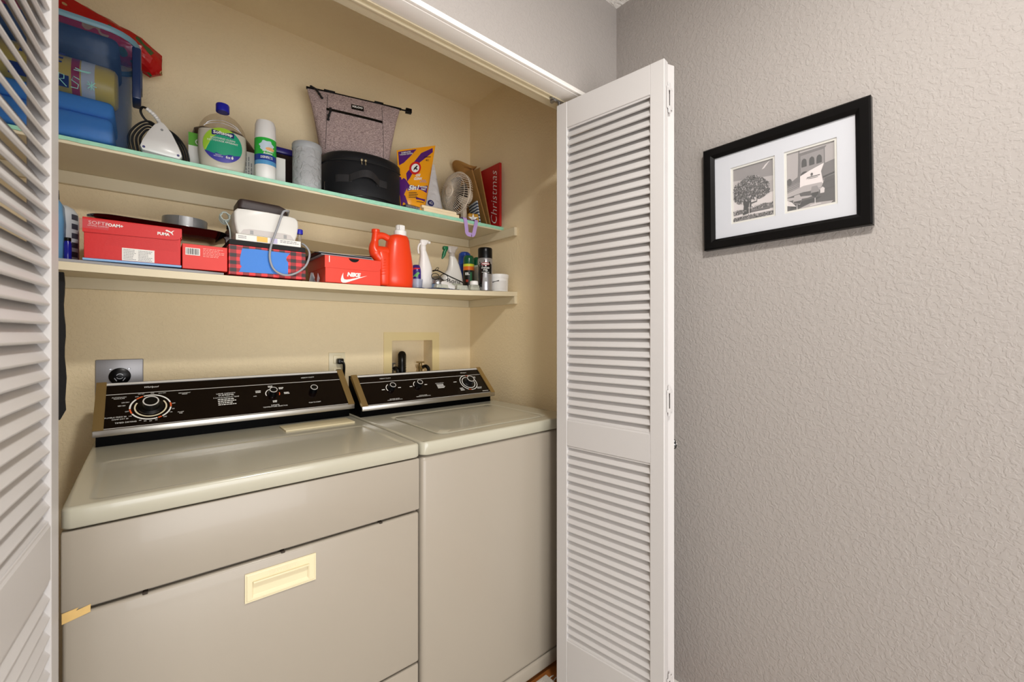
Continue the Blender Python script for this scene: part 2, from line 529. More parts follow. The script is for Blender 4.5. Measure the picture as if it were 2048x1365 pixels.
# ---------------------------------------------------------------- appliances
def dished(x0, x1, y0, y1, z0, z1, ix0, ix1, iy0, iy1, dep, r=.012, ir=.03):
    """slab with softened rim and a shallow dish in its top"""
    g = G(); b = .007
    R = [rrect(x0 + .002, x1 - .002, y0 + .002, y1 - .002, r, z0), rrect(x0, x1, y0, y1, r, z0 + .003), rrect(x0, x1, y0, y1, r, z1 - b)]
    for k in range(1, 5):
        a = k / 4 * PI / 2
        d = b * (1 - math.cos(a)); R.append(rrect(x0 + d, x1 - d, y0 + d, y1 - d, max(r - d * .5, .003), z1 - b + b * math.sin(a)))
    R.append(rrect(x0 + b + .002, x1 - b - .002, y0 + b + .002, y1 - b - .002, .006, z1)); R.append(rrect(ix0 - .002, ix1 + .002, iy0 - .002, iy1 + .002, ir, z1)); R.append(rrect(ix0, ix1, iy0, iy1, ir, z1))
    R.append(rrect(ix0 + .004, ix1 - .004, iy0 + .004, iy1 - .004, ir - .003, z1 - dep * .4))
    R.append(rrect(ix0 + .009, ix1 - .009, iy0 + .009, iy1 - .009, ir - .006, z1 - dep)); R.append(rrect(ix0 + .011, ix1 - .011, iy0 + .011, iy1 - .011, ir - .006, z1 - dep))
    g.loft(R)
    return g
def console(parent, x0, x1, yb, zb, yt, zt, ztop, foot):
    """tilted control console: body, end caps, chrome rails; returns part and face frame (u along x, v up the slope from bottom)"""
    L = math.hypot(yt - yb, zt - zb)
    up = Vector((0, (yt - yb) / L, (zt - zb) / L)); nrm = Vector((1, 0, 0)).cross(up)
    g = G()
    th = .034
    yF, yBk = foot, yt + .035
    def prof(x):
        return [Vector((x, yb, zb)), Vector((x, yt, zt)), Vector((x, yBk, zt)), Vector((x, yBk, ztop)), Vector((x, yF, ztop)), Vector((x, yF, zb - .018)), Vector((x, yb + .002, zb - .016))]
    g.loft([prof(x0 + .004), prof(x1 - .004)])
    o = obj('control_console', g, mat('console_black_metal', (3, 3, 3), .45, spec=.05), parent, 20)
    M = FR((0, yb, zb), (1, 0, 0), up)
    g = G().rect(M, x0 + .02, x1 - .02, .004, L - .004, -.0005, .0014)
    obj('face_panel', g, m_console, o, 20)['label'] = 'glossy brown-black printed face'
    for a, b_ in ((x0, x0 + .022), (x1 - .022, x1)):
        g = G()
        pts = [Vector((0, *((Vector((yb, zb)) + Vector((nrm.y, nrm.z)) * .006 - Vector((up.y, up.z)) * .004)[:]))),
               Vector((0, *((Vector((yt, zt)) + Vector((nrm.y, nrm.z)) * .006 + Vector((up.y, up.z)) * .003)[:]))),
               Vector((0, yt + .006, zt - .006)), Vector((0, yb + .008, zb - .002))]
        g.loft([[Vector((a, p.y, p.z)) for p in pts], [Vector((b_, p.y, p.z)) for p in pts]])
        obj('end_cap', g, m_gold, o, 20)['label'] = 'brushed bronze end cap'
    g = G().box(x0, x1, yb - .006, yb + .004, zb - .016, zb + .0015, .0015)
    obj('chrome_rail', g, m_chrome, o)
    g = G().rect(M, x0 + .022, x1 - .022, L - .008, L - .001, .0014, .004)
    g.rect(M, x0 + .022, x1 - .022, L * .735, L * .735 + .0016, .0014, .0022)
    g.rect(M, x0 + .022, x1 - .022, .002, .0034, .0014, .0022)
    obj('trim_line', g, m_silver, o)
    return o, M @ Matrix.Translation((0, 0, .0014)), L
def knobM(o, M, x, v, r, h, flare=1.35, name='knob', label=None):
    K = M @ Matrix.Translation((x, v, 0))
    g = G()
    g.lathe([(r * flare, 0), (r * flare, .002), (r * 1.12, .005), (r * 1.02, h * .8), (r, h * .96), (r * .93, h), (.0005, h)], 36, M=K)
    k = obj(name, g, m_black, o)
    if label: k['label'] = label
    g = G().ring(K, r * .84, r * 1.0, n=40, z0=h - .0008, z1=h + .0008)
    return k, K, g

# ----- dryer
DX0, DX1, AY0, AT = -.118, .592, 1.10, .931
dry = thing('clothes_dryer', 'wide almond clothes dryer with black control console, left of the washer', 'dryer', (0, 0, 0))
g = G().box(DX0, DX1, 1.119, 1.79, .02, .889, .006)
for x in (DX0 + .05, DX1 - .05):
    for y in (1.17, 1.74): g.lathe([(.018, 0), (.014, .022)], 12, x, y)
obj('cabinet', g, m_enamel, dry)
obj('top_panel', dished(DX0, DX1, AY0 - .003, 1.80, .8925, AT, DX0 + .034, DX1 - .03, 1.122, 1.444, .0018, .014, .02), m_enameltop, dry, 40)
obj('upper_panel', G().box(DX0, DX1, AY0, 1.12, .742, .888, .004), m_enamel, dry)
g = G().box(DX0 + .002, DX1 - .002, AY0, 1.118, .308, .7345, .006, 3)
dd = obj('dryer_door', g, m_enamel, dry)
for x in (-.003, .2405, .478): obj('door_catch', G().box(x - .004, x + .004, AY0 + .0005, 1.118, .7335, .7375, .001), m_gap, dry)
obj('lower_panel', G().box(DX0 + .002, DX1 - .002, AY0 + .002, 1.12, .035, .302, .005), m_enamel, dry)
g = G()                                                   # pull: framed plate with a slanted pocket
hxa, hxb, hza, hzb = .1635, .311, .648, .712
ia, ib, za, zb_ = .1785, .2945, .657, .690
yf = AY0 - .0035
out = rr2(hxa, hxb, hza, hzb, .004, 3)
MF = FR((0, AY0 - .0002, 0))
g.plate(MF, [(hxa, hza), (hxb, hza), (hxb, za), (hxa, za)], 0, .003); g.plate(MF, [(hxa, zb_), (hxb, zb_), (hxb, hzb), (hxa, hzb)], 0, .003)
g.plate(MF, [(hxa, za), (ia, za), (ia, zb_), (hxa, zb_)], 0, .003); g.plate(MF, [(ib, za), (hxb, za), (hxb, zb_), (ib, zb_)], 0, .003)
g.loft([[Vector((hxa + .003, yf, hza + .003)), Vector((hxb - .003, yf, hza + .003)), Vector((hxb - .003, yf, hzb - .003)), Vector((hxa + .003, yf, hzb - .003))],
        [Vector((hxa + .004, yf - .001, hza + .004)), Vector((hxb - .004, yf - .001, hza + .004)), Vector((hxb - .004, yf - .001, hzb - .004)), Vector((hxa + .004, yf - .001, hzb - .004))],
        [Vector((ia - .002, yf - .001, za - .002)), Vector((ib + .002, yf - .001, za - .002)), Vector((ib + .002, yf - .001, zb_ + .002)), Vector((ia - .002, yf - .001, zb_ + .002))],
        [Vector((ia, yf, za)), Vector((ib, yf, za)), Vector((ib, yf, zb_)), Vector((ia, yf, zb_))],
        [Vector((ia + .001, AY0 - .0006, za + .004)), Vector((ib - .003, AY0 - .0006, za + .004)), Vector((ib - .003, AY0 - .0006, zb_ - .001)), Vector((ia + .001, AY0 - .0006, zb_ - .001))]], False, True)
# pocket shading lip: overhanging upper edge
g.box(ia, ib, yf - .0065, yf + .002, zb_ - .001, zb_ + .003, .001)
hd = obj('handle', g, m_lint, dd, 25); hd['label'] = 'yellowed recessed pull with raised HEAVY DUTY lettering'
text('HEAVY DUTY', FR((0, yf - .0012, 0)), .240, .7005, .062, .0085, m_cream, hd)
g = G().plate(FR((0, AY0 - .0003, 0)), [(DX0 + .002, .7385), (-.079, .747), (-.0795, .733), (DX0 + .002, .7245)], 0, .0004)
g.plate(FR((0, AY0 - .0008, 0)), [(DX0 + .002, .744), (-.095, .7475), (-.102, .736), (DX0 + .002, .731)], 0, .0004)
tag(obj('masking_tape', g, mat('tan_masking_tape', (214, 178, 110), .6, vary=.1, vscale=80)), 'tan masking tape strip bridging the seam on the dryer front', 'tape')
g = G().box(.335, .556, 1.50, 1.592, AT - .001, AT + .005, .002)
obj('lint_lid', g, m_lint, dry)['label'] = 'yellowed lint screen lid'
con, CM, L = console(dry, -.1125, .589, 1.60, .981, 1.73, 1.095, AT, 1.638)
# main dial
cx, cv = .008, .070
g = G(); DM = CM @ Matrix.Translation((cx, cv, 0))
for a0, a1, c in ((-1.0, -.12, 0), (-.12, .25, 1), (.25, 1.95, 0), (1.95, 2.35, 1), (2.35, 3.2, 0), (3.2, 3.6, 1), (3.6, 5.05, 0), (5.05, 5.28, 1)):
    g.mi = c; g.ring(DM, .0445, .0482, a0 + .02, a1 - .02, 60, 0, .0006)
g.mi = 2; g.ring(DM, .034, .0375, 2.6, 6.9, 60, 0, .0006)
obj('dial_scale', g, [m_print, m_orange, m_cream], con, 0)['label'] = 'printed white and orange dial ring'
k, K, g = knobM(con, CM, cx, cv, .0185, .026, 1.6, 'timer_knob'); obj('knob_ring', g, m_silver, con)
g = G().lathe([(.0295, 0), (.0295, .0016), (.027, .002)], 40, M=DM); obj('dial_skirt', g, m_black, con)
g = G().ring(DM, .0285, .0297, 3.6, 5.4, 40, .0016, .0022); obj('skirt_edge', g, m_chrome, con)
T = lambda s_, x, v, w, h, **kk: text(s_, CM, x, v, w, h, m_print, con, **kk)
T('AUTOMATIC\nREGULAR', -.062, .113, .032, .0085); T('TIMED DRYING', -.046, .020, .045, .0048); T('TUMBLE PRESS 20', -.068, .041, .046, .0042)
T('DAMP DRY 30', -.058, .033, .034, .004); T('PERMANENT\nPRESS', .089, .113, .030, .0085); T('FLUFF\nAIR', .077, .037, .014, .0085)
for s_, a in (('OFF', 3.35), ('10', 3.72), ('40', 4.25), ('50', 4.47), ('60', 4.70), ('70', 4.93), ('OFF', 5.35), ('10', 5.75), ('20', 6.0), ('OFF', .12), ('OFF', 2.2), ('LESS', 1.5)):
    T(s_, cx + .0535 * math.cos(a), cv + .0535 * math.sin(a), .008 if len(s_) > 2 else .0055, .0038)
T('LESS DRY', -.048, .094, .017, .004); T('VERY DRY', -.056, .082, .017, .004); T('VERY DRY', -.014, .123, .015, .003)
T('LESS DRY', .035, .1215, .018, .003)
T('Whirlpool', .010, .149, .034, .009, shear=.25); T('HEAVY DUTY', .456, .1485, .045, .0055)
T('LARGE CAPACITY', .196, .100, .052, .005); T('SUPREME', .196, .0925, .042, .006); T('5 CYCLE INFINITE TEMP', .196, .083, .070, .0045)
g = G(); bars(g, CM, .172, .222, .074, .0075, 4, .003, 5); obj('small_print', g, m_print, con, 0)
g = G(); TM = CM @ Matrix.Translation((.330, .083, 0))
g.ring(TM, .020, .0225, 1.9, 3.5, 40, 0, .0005); g.mi = 1; g.ring(TM, .020, .0225, -.45, .15, 40, 0, .0005)
g.mi = 0; bars(g, CM, .280, .298, .098, .006, 2, .003, 9); bars(g, CM, .352, .368, .106, .005, 2, .003, 8); bars(g, CM, .365, .382, .082, .005, 2, .003, 7); bars(g, CM, .320, .338, .117, .005, 2, .003, 6); bars(g, CM, .325, .338, .048, .005, 2, .003, 4)
obj('dial_scale', g, [m_print, m_orange], con, 0)
T('AIR', .276, .077, .010, .004)
k, K, g = knobM(con, CM, .330, .083, .0120, .020, 1.25, 'temperature_knob'); obj('knob_ring', g, m_silver, con)
k, K, g = knobM(con, CM, .461, .080, .0120, .020, 1.1, 'start_button'); obj('knob_ring', g, m_silver, con)
T('INFINITE\nTEMPERATURE SELECTOR', .330, .0275, .074, .0105, align='CENTER'); T('PUSH TO START', .456, .026, .040, .0045)

# ----- washer
WX0, WX1 = .598, 1.250
was = thing('washing_machine', 'narrower almond top-loading washer with black control console, right of the dryer', 'washer')
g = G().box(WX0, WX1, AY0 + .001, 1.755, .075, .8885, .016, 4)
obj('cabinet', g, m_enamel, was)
g = G().box(WX0 + .001, WX1 - .001, AY0 + .002, 1.75, .02, .0735, .012, 3)
for x in (WX0 + .06, WX1 - .06):
    for y in (1.17, 1.70): g.lathe([(.018, 0), (.014, .022)], 12, x, y)
obj('toe_panel', g, m_enamel, was)
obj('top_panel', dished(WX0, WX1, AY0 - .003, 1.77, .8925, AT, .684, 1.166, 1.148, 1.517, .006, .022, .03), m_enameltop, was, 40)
g = G()
lx0, lx1, ly0, ly1 = .697, 1.153, 1.161, 1.504
R = [rrect(lx0, lx1, ly0, ly1, .026, AT - .0065), rrect(lx0, lx1, ly0, ly1, .026, AT - .002), rrect(lx0 + .002, lx1 - .002, ly0 + .002, ly1 - .002, .025, AT),
     rrect(lx0 + .03, lx1 - .03, ly0 + .03, ly1 - .03, .03, AT + .0008), rrect(lx0 + .045, lx1 - .045, ly0 + .045, ly1 - .045, .03, AT - .0005)]
g.loft(R)
obj('lid', g, m_enameltop, was, 40)
con, CM, L = console(was, .601, 1.219, 1.555, .974, 1.667, 1.077, AT, 1.578)
def T(s_, x, v, w, h, **kk): return text(s_, CM, x, v, w, h, m_print, con, **kk)
for x, v, a0, a1 in ((.742, .076, 2.0, 3.7), (.863, .080, 2.0, 3.3)):
    g = G().ring(CM @ Matrix.Translation((x, v, 0)), .0205, .023, a0, a1, 40, 0, .0005)
    g.rect(CM, x - .042, x - .030, v - .006, v - .003); g.rect(CM, x + .028, x + .040, v - .002, v + .001)
    obj('dial_scale', g, m_print, con, 0)
    k, K, g = knobM(con, CM, x, v, .0120, .020, 1.25, 'selector_knob'); obj('knob_ring', g, m_silver, con)
T('WATER SAVER\nLOAD SIZE SELECTOR', .737, .0185, .062, .0085); T('WATER SAVER\nTEMPERATURE SELECTOR', .862, .0215, .066, .0085)
T('HEAVY DUTY', .733, .1295, .046, .005); T('Whirlpool', 1.112, .129, .032, .008, shear=.25)
T('LARGE CAPACITY', .964, .080, .042, .004)
g = G(); bars(g, CM, .946, .982, .071, .006, 4, .003, 3); bars(g, CM, 1.035, 1.053, .078, .006, 1, .003, 5); bars(g, CM, 1.145, 1.168, .098, .006, 2, .0025, 6)
bars(g, CM, 1.05, 1.07, .040, .006, 3, .0025, 11); bars(g, CM, 1.140, 1.17, .036, .006, 2, .0025, 12); bars(g, CM, 1.160, 1.196, .012, .006, 1, .0025, 13)
obj('small_print', g, m_print, con, 0)
g = G(); DM = CM @ Matrix.Translation((1.111, .070, 0))
g.ring(DM, .0405, .0435, .9, 6.8, 60, 0, .0006); g.mi = 1; g.ring(DM, .0405, .0437, 1.2, 1.5, 60, .0001, .0008); g.ring(DM, .0405, .0437, 4.3, 4.6, 60, .0001, .0008); g.mi = 0; g.ring(DM, .030, .033, 1.4, 6.4, 60, 0, .0006)
obj('dial_scale', g, [m_print, m_orange], con, 0)
g = G().lathe([(.027, 0), (.027, .0016), (.025, .002)], 40, M=DM); obj('dial_skirt', g, m_black, con)
k, K, g = knobM(con, CM, 1.111, .070, .0175, .026, 1.45, 'timer_knob'); obj('knob_ring', g, m_silver, con)

# ----- outlets, recessed supply box, hoses
o = thing('dryer_outlet', 'square grey wall plate with round black dryer socket above the dryer', 'outlet', (-.0685, YB, 1.1015))
m_plate = mat('grey_steel_plate', (158, 157, 160), .35, metal=.3)
obj('wall_plate', G().box(-.0585, .0585, -.005, 0, -.0585, .0585, .003, 3), m_plate, o)
g = G().lathe([(.0272, 0), (.0272, .004), (.025, .0055), (.001, .0055)], 40, M=FR((0, -.005, .003)))
k = obj('socket', g, m_black, o)
g = G(); M = FR((0, -.0106, .003)); g.ring(M, .0075, .009, .4, 2.8, 24, 0, .0006); g.ring(M, .0075, .009, 3.6, 5.8, 24, 0, .0006)
g.plate(M, [(-.014, -.006), (-.008, -.016), (-.0065, -.015), (-.0125, -.005)]); g.plate(M, [(.014, -.006), (.008, -.016), (.0065, -.015), (.0125, -.005)])
obj('slot', g, m_steel, k, 0)
for x in (-.0225, .0225):
    for z in (.0265, -.0235): obj('screw', G().lathe([(.0038, 0), (.003, .0015)], 12, M=FR((x, -.005, z))), m_steel, o)
o = thing('wall_outlet', 'ivory wall outlet with black plug behind the gap between appliances', 'outlet', (.627, YB, 1.105))
obj('wall_plate', G().box(-.035, .035, -.005, 0, -.0575, .0575, .002, 2), m_cream, o)
g = G().box(-.017, .017, -.008, -.004, -.045, -.010, .003); g.box(-.017, .017, -.008, -.004, .010, .045, .003)
obj('receptacle', g, m_cream, o)
pg = thing('power_plug', 'black plug and cord in the ivory outlet behind the appliances', 'plug', (.634, YB - .008, 1.125))
g = G().box(-.013, .013, -.026, 0, -.012, .012, .005, 3); g.tube(catmull([(0, -.020, 0), (.010, -.024, -.008), (.013, -.024, -.03), (.012, -.018, -.09), (.01, -.015, -.2)]), .0055, 8)
g.box(-.014, .004, -.024, 0, -.052, -.034, .004, 2)
obj('plug_body', g, m_black, pg)
bx = thing('supply_box', 'cream recessed washer supply box in the wall above the washer', 'supply box', (0, 0, 0))
g = G(); M = FR((0, YB, 0))
x0, x1, z0, z1 = .84, 1.136, .975, 1.251
a, b, c, d = hx0 + .004, hx1 - .004, hz0 + .004, hz1 - .004
for (p, q, r, s_) in ((x0, x1, z0, c), (x0, x1, d, z1), (x0, a, c, d), (b, x1, c, d)): g.rect(M, p, q, r, s_, .0002, .004)
obj('box_frame', g, mat('aged_ivory_frame', (236, 216, 160), .4), bx, 20)
g = G(); e = .002
g.box(a - e, b + e, YB + .085, YB + .088, c - e, d + e); g.box(a - e, a, YB + .0002, YB + .085, c - e, d + e); g.box(b, b + e, YB + .0002, YB + .085, c - e, d + e)
g.box(a, b, YB + .0002, YB + .085, c - e, c); g.box(a, b, YB + .0002, YB + .085, d, d + e)
obj('box_liner', g, m_closet, bx, 20)
for x, lab, hk in ((.900, 'brass valve on the left of the box', 1), (1.055, 'brass valve on the right of the box', 0)):
    g = G()
    g.lathe([(.011, 0), (.011, .02), (.014, .022), (.014, .034), (.009, .036), (.009, .05)], 16, M=FR((x, YB + .07, 1.075), (1, 0, 0), (0, -.5, .86)) if False else Matrix.Translation((x, YB + .045, 1.045)))
    g.box(x - .016, x + .016, YB + .03, YB + .06, 1.096, 1.103, .002); g.tube([(x, YB + .045, 1.07), (x, YB + .015, 1.075)], .009, 12)
    obj('valve', g, m_gold if hk == 0 else m_steel, bx)['label'] = lab
ho = thing('drain_hose', 'thick black corrugated drain hose looping out of the supply box', 'hose')
g = G(); P = catmull([(.957, YB + .045, 1.03), (.957, YB + .045, 1.10), (.950, YB + .032, 1.135), (.935, YB + .006, 1.140), (.926, YB - .012, 1.11), (.923, YB - .020, 1.04), (.923, YB - .022, .94)], 12)
g.tube(P, [.0165 if i % 2 else .0185 for i in range(len(P))], 14)
obj('hose_body', g, m_black, ho, 60)
for nm, pts, lab in (('black', [(1.055, YB + .02, 1.077), (1.060, YB - .005, 1.082), (1.066, YB - .02, 1.066), (1.052, YB - .03, 1.035), (1.03, YB - .03, 1.0), (1.02, YB - .03, .94)], 'thin black supply hose hooked over the right valve'),
                     ('dark', [(.900, YB + .02, 1.077), (.900, YB - .008, 1.08), (.902, YB - .022, 1.06), (.905, YB - .025, 1.0), (.91, YB - .025, .94)], 'dark supply hose on the left valve beside the drain hose')):
    tag(obj('supply_hose', G().tube(catmull(pts, 8), .0085, 12), m_black), lab, 'hose')

# ---------------------------------------------------------------- framed photographs
fr = thing('picture_frame', 'black wooden frame with two black and white photographs on the pale hall wall', 'picture', (XW, .4185, 1.6575))
fr.rotation_euler = (math.radians(-.7), 0, 0)
# local frame: u to the viewer's right (-Y), v up, normal -X
FM = FR((0, 0, 0), (0, -1, 0), (0, 0, 1))
fw, fh, fb = .202, .1545, .031
g = G()
def mitre(g, M, w, h, b):
    prof = [(0, .0005), (0, .019), (.004, .022), (.022, .020), (b, .013), (b, .0005)]   # inset from the outer edge, depth
    ring = []
    for (sx, sy) in ((-1, -1), (1, -1), (1, 1), (-1, 1)):
        ring.append([M @ Vector((sx * (w - p), sy * (h - p), z)) for p, z in prof])
    ring.append(ring[0])
    for a, c in zip(ring[:-1], ring[1:]):
        va, vc = g._v(a), g._v(c)
        for i in range(len(prof)):
            j = (i + 1) % len(prof); g._f([va[i], va[j], vc[j], vc[i]])
mitre(g, FM, fw, fh, fb)
bmesh.ops.remove_doubles(g.bm, verts=g.bm.verts, dist=1e-5)
obj('frame', g, mat('black_frame_lacquer', (6, 5, 5), .30, spec=.18), fr, 20)
hw, hh = fw - fb + .002, fh - fb + .002
ops = [(-.124, -.009, -.082, .082), (.016, .132, -.086, .079)]
ops = [(-.1255, -.0075, -.0865, .0815), (.0145, .1325, -.0865, .0815)]
g = G()
xs = [-hw, ops[0][0], ops[0][1], ops[1][0], ops[1][1], hw]
for i in range(5):
    if i in (1, 3):
        q = ops[i // 2]; g.rect(FM, xs[i], xs[i + 1], -hh, q[2], .005, .0085); g.rect(FM, xs[i], xs[i + 1], q[3], hh, .005, .0085)
    else: g.rect(FM, xs[i], xs[i + 1], -hh, hh, .005, .0085)
obj('mat_board', g, mat('mat_board_white', (186, 188, 194), .7), fr, 0)
g = G()
for q in ops:
    e = .0055; a, b, c, d = q
    g.rect(FM, a, a + e, c, d, .003, .006); g.rect(FM, b - e, b, c, d, .003, .006); g.rect(FM, a + e, b - e, c, c + e, .003, .006); g.rect(FM, a + e, b - e, d - e, d, .003, .006)
obj('inner_mat', g, mat('mat_board_ivory', (200, 198, 190), .7), fr, 0)
def grey(v, name=None, vary=0, sc=200): return mat('photo_grey_%d' % v if not name else name, (v, int(v * .965), int(v * .96)), .35, vary=vary, vscale=sc)
g50, g75, g105, g135, g165, g190, g30 = grey(30), grey(58), grey(92), grey(122), grey(152), grey(192), grey(14)
gfol = grey(78, 'photo_foliage', .5, 520); ggr = grey(95, 'photo_ground', .5, 600)
def photo(q, layers, nm, lab, extra=()):
    a, b, c, d = q
    g = G().rect(FM, a, b, c, d, .0005, .0022)
    g2 = g
    ms = [layers[0][0]]
    z = .0022
    for m, pts in layers[1:]:
        if m not in ms: ms.append(m)
        g2.mi = ms.index(m); z2 = z + .00005
        g2.plate(FM, [(a + .005 + x * (b - a - .010), c + .005 + y * (d - c - .010)) for x, y in pts], z, z2); z = z2
    for m, poly_list in extra:
        if m not in ms: ms.append(m)
        g2.mi = ms.index(m)
        for pts in poly_list:
            z2 = z + .000004; g2.plate(FM, [(a + .005 + x * (b - a - .010), c + .005 + y * (d - c - .010)) for x, y in pts], z, z2); z = z2
    o = obj(nm, g2, ms, fr, 0); o['label'] = lab
rr = random.Random(5)
def blob(cx, cy, rx, ry, n=26, j=.18): return [(min(1, max(0, cx + rx * (1 + rr.uniform(-j, j)) * math.cos(2 * PI * i / n))), min(1, max(0, cy + ry * (1 + rr.uniform(-j, j)) * math.sin(2 * PI * i / n)))) for i in range(n)]
R4 = lambda x0, x1, y0, y1: [(x0, y0), (x1, y0), (x1, y1), (x0, y1)]
L1 = [(grey(160, 'photo_sky', .12, 14),), (g190, R4(0, 1, .18, .42)), (g165, R4(0, 1, .42, .62)), (g135, [(0, .78), (1, .70), (1, 1), (0, 1)]), (g190, [(.72, .86), (.80, .93), (.95, 1), (.9, .97), (.78, .87)]),
      (ggr, [(.3, .14), (.5, .20), (.75, .25), (1, .22), (1, .10), (.3, .10)]), (ggr, [(0, .19), (.1, .22), (.3, .20), (.35, .14), (0, .12)]), (g190, R4(0, 1, .07, .13)), (g75, R4(.4, .9, .125, .14)),
      (ggr, R4(0, 1, 0, .085)), (gfol, blob(.42, .56, .40, .20)), (gfol, blob(.22, .50, .20, .17)), (gfol, blob(.66, .53, .22, .17)), (gfol, blob(.45, .66, .25, .13)), (gfol, blob(.15, .43, .13, .07)), (gfol, blob(.82, .47, .08, .07)),
      (g50, [(.40, .12), (.45, .12), (.46, .28), (.44, .45), (.40, .45), (.42, .30)]), (g50, [(.44, .28), (.60, .30), (.62, .42), (.60, .42), (.585, .315), (.45, .31)]), (g50, [(.44, .33), (.58, .58), (.56, .59), (.42, .36)]),
      (g30, [(.24, .10), (.40, .12), (.40, .27), (.42, .33), (.38, .38), (.33, .41), (.27, .38), (.25, .33), (.27, .27)]), (g190, [(.395, .12), (.41, .12), (.41, .24), (.395, .24)])]
def leafspots(n, seed, reg):
    r = random.Random(seed); out = []
    while len(out) < n:
        x, y = r.random(), r.random()
        if not any(((x - cx) / rx) ** 2 + ((y - cy) / ry) ** 2 < 1 for cx, cy, rx, ry in reg): continue
        s_ = r.uniform(.008, .020); k = r.random() * 6
        out.append([(min(1, max(0, x + s_ * math.cos(k + t * 1.257) * r.uniform(.5, 1.2))), min(1, max(0, y + s_ * math.sin(k + t * 1.257) * r.uniform(.4, 1)))) for t in range(5)])
    return out
crown = [(.42, .56, .42, .23), (.22, .50, .22, .18), (.66, .53, .24, .18), (.45, .66, .27, .15), (.15, .43, .14, .08), (.82, .47, .09, .08)]
gnd = [(.5, .04, .6, .045), (.15, .17, .2, .035), (.7, .20, .35, .04)]
photo(ops[0], L1, 'photo_print', 'black and white photograph of a spreading tree in a field',
      [(g50, leafspots(260, 1, crown)), (grey(150), leafspots(240, 2, crown)), (g30, leafspots(150, 3, crown)), (g30, leafspots(120, 4, gnd)), (g165, leafspots(90, 5, gnd))])
L2 = [(g165,), (g105, [(.25, .36), (.80, .44), (.80, .93), (.83, .955), (.83, .965), (.25, .95)]), (g135, [(.30, .60), (.78, .64), (.78, .92), (.30, .90)]),
      ] + [(g50, [(x, .70), (x + .11, .705), (x + .11, .79), (x + .095, .825), (x + .055, .845), (x + .015, .825), (x, .79)]) for x in (.32, .48, .63)] + [
      (g50, [(.30, .55), (.45, .57), (.42, .62), (.36, .625), (.31, .60)]), (g105, [(.20, .36), (.28, .36), (.28, 1), (.26, 1), (.24, .60)]),
      (g105, [(0, .46), (.24, .56), (.24, .44), (0, .36)]), (g75, blob(.05, .50, .06, .06)), (g135, [(0, .30), (.36, .39), (.26, .47), (0, .42)]),
      (g75, [(0, .345), (.3, .405), (.3, .412), (0, .352)]), (g75, [(0, .375), (.28, .43), (.28, .437), (0, .382)]), (g75, [(0, .405), (.27, .455), (.27, .462), (0, .412)]),
      (g105, [(.75, .40), (1, .44), (1, .71), (.80, .68)]), (grey(205, 'photo_light', .03, 8), [(.28, .37), (.40, .36), (.76, .36), (.72, .56), (.78, .685), (.50, .62), (.29, .56)]),
      (g165, [(0, .23), (.72, .30), (.74, .38), (.36, .385), (0, .31)]), (g50, [(.76, .44), (1, .48), (1, .51), (.76, .47)]), (g75, [(.74, .14), (1, .12), (1, .46), (.80, .44), (.72, .28)]),
      (g50, [(.74, .24), (1, .26), (1, .27), (.74, .25)]), (g50, [(.76, .35), (1, .38), (1, .39), (.76, .36)]),
      (g75, [(0, 0), (1, 0), (1, .15), (.74, .26), (.35, .28), (0, .24)]), (g165, [(0, .18), (.45, .17), (.6, .19), (.3, .215), (0, .23)]), (g30, [(.05, .02), (.5, .07), (.75, .15), (.4, .14), (.1, .08)]),
      (g190, [(0, .10), (.2, .06), (.1, .15), (0, .19)]), (g165, [(.2, 0), (.9, 0), (.95, .04), (.5, .07)]), (g190, [(.70, .20), (.78, .20), (.79, .27), (.75, .30), (.70, .27)]),
      (g165, [(.13, .13), (.28, .08), (.32, .17), (.27, .26), (.16, .25)]), (g50, [(.14, .13), (.28, .09), (.31, .15), (.15, .15)]), (g190, [(.21, .0), (.225, .0), (.22, .09), (.21, .09)]),
      (g135, [(.53, .19), (.60, .135), (.66, .19), (.68, .26), (.64, .34), (.53, .34), (.51, .25)]), (g30, [(.525, .19), (.60, .14), (.66, .19), (.67, .235), (.52, .235)]), (g190, [(.588, .03), (.602, .03), (.602, .14), (.588, .14)]), (g190, [(.48, .02), (.72, .03), (.70, .045), (.5, .04)]),
      (g75, ellpts(.535, .545, .025, .025, 12)), (g50, [(.42, .47), (.45, .50), (.70, .505), (.70, .515), (.44, .51)]), (g50, R4(.46, .66, .48, .486))]
photo(ops[1], L2, 'photo_print', 'black and white photograph of a winery tower and wine glasses')
g = G().rect(FM, -hw, hw, -hh, hh, .0100, .0108)
mg = mat('picture_glass', (255, 255, 255), .03, alpha=(.045, (255, 255, 255)))
obj('glass_pane', g, mg, fr, 0)

# ---------------------------------------------------------------- upper shelf, left to right
def bottle(name, label, cat, x, y, z, parts, rz=None):
    t = thing(name, label, cat, (x, y, z), face_cam(x, y) if rz is None else rz)
    for nm, prof, m in parts: obj(nm, G().lathe(prof, 36), m, t)
    return t
# storage tub
tub = thing('storage_tub', 'open translucent blue plastic storage tub with hand-lettered front at left of upper shelf', 'tub', (0, 0, Z1))
m_tub = mat('translucent_blue', (56, 104, 165), .22, alpha=(.12, (240, 244, 250)), bump=(14, .002, ''))
m_tubrim = mat('tub_rim', (128, 172, 190), .35, alpha=(.75, (160, 200, 215)))
def tr_(x1, y0, r, z, n=6): return rrect(-.42, x1, y0, 1.882, r, z, n)
g = G()
outr = [tr_(-.050, 1.650, .03, .004), tr_(-.043, 1.643, .035, .012), tr_(-.041, 1.640, .04, .06), tr_(-.037, 1.635, .05, .17), tr_(-.036, 1.634, .06, .245), tr_(-.028, 1.627, .068, .252), tr_(-.022, 1.621, .072, .315)]
inr = [[p + (Vector((-.23, 1.76, p.z)) - p) * .012 for p in r] for r in reversed(outr)]
g.loft(outr + inr, True, True)
obj('tub_body', g, m_tub, tub, 50)
g = G()
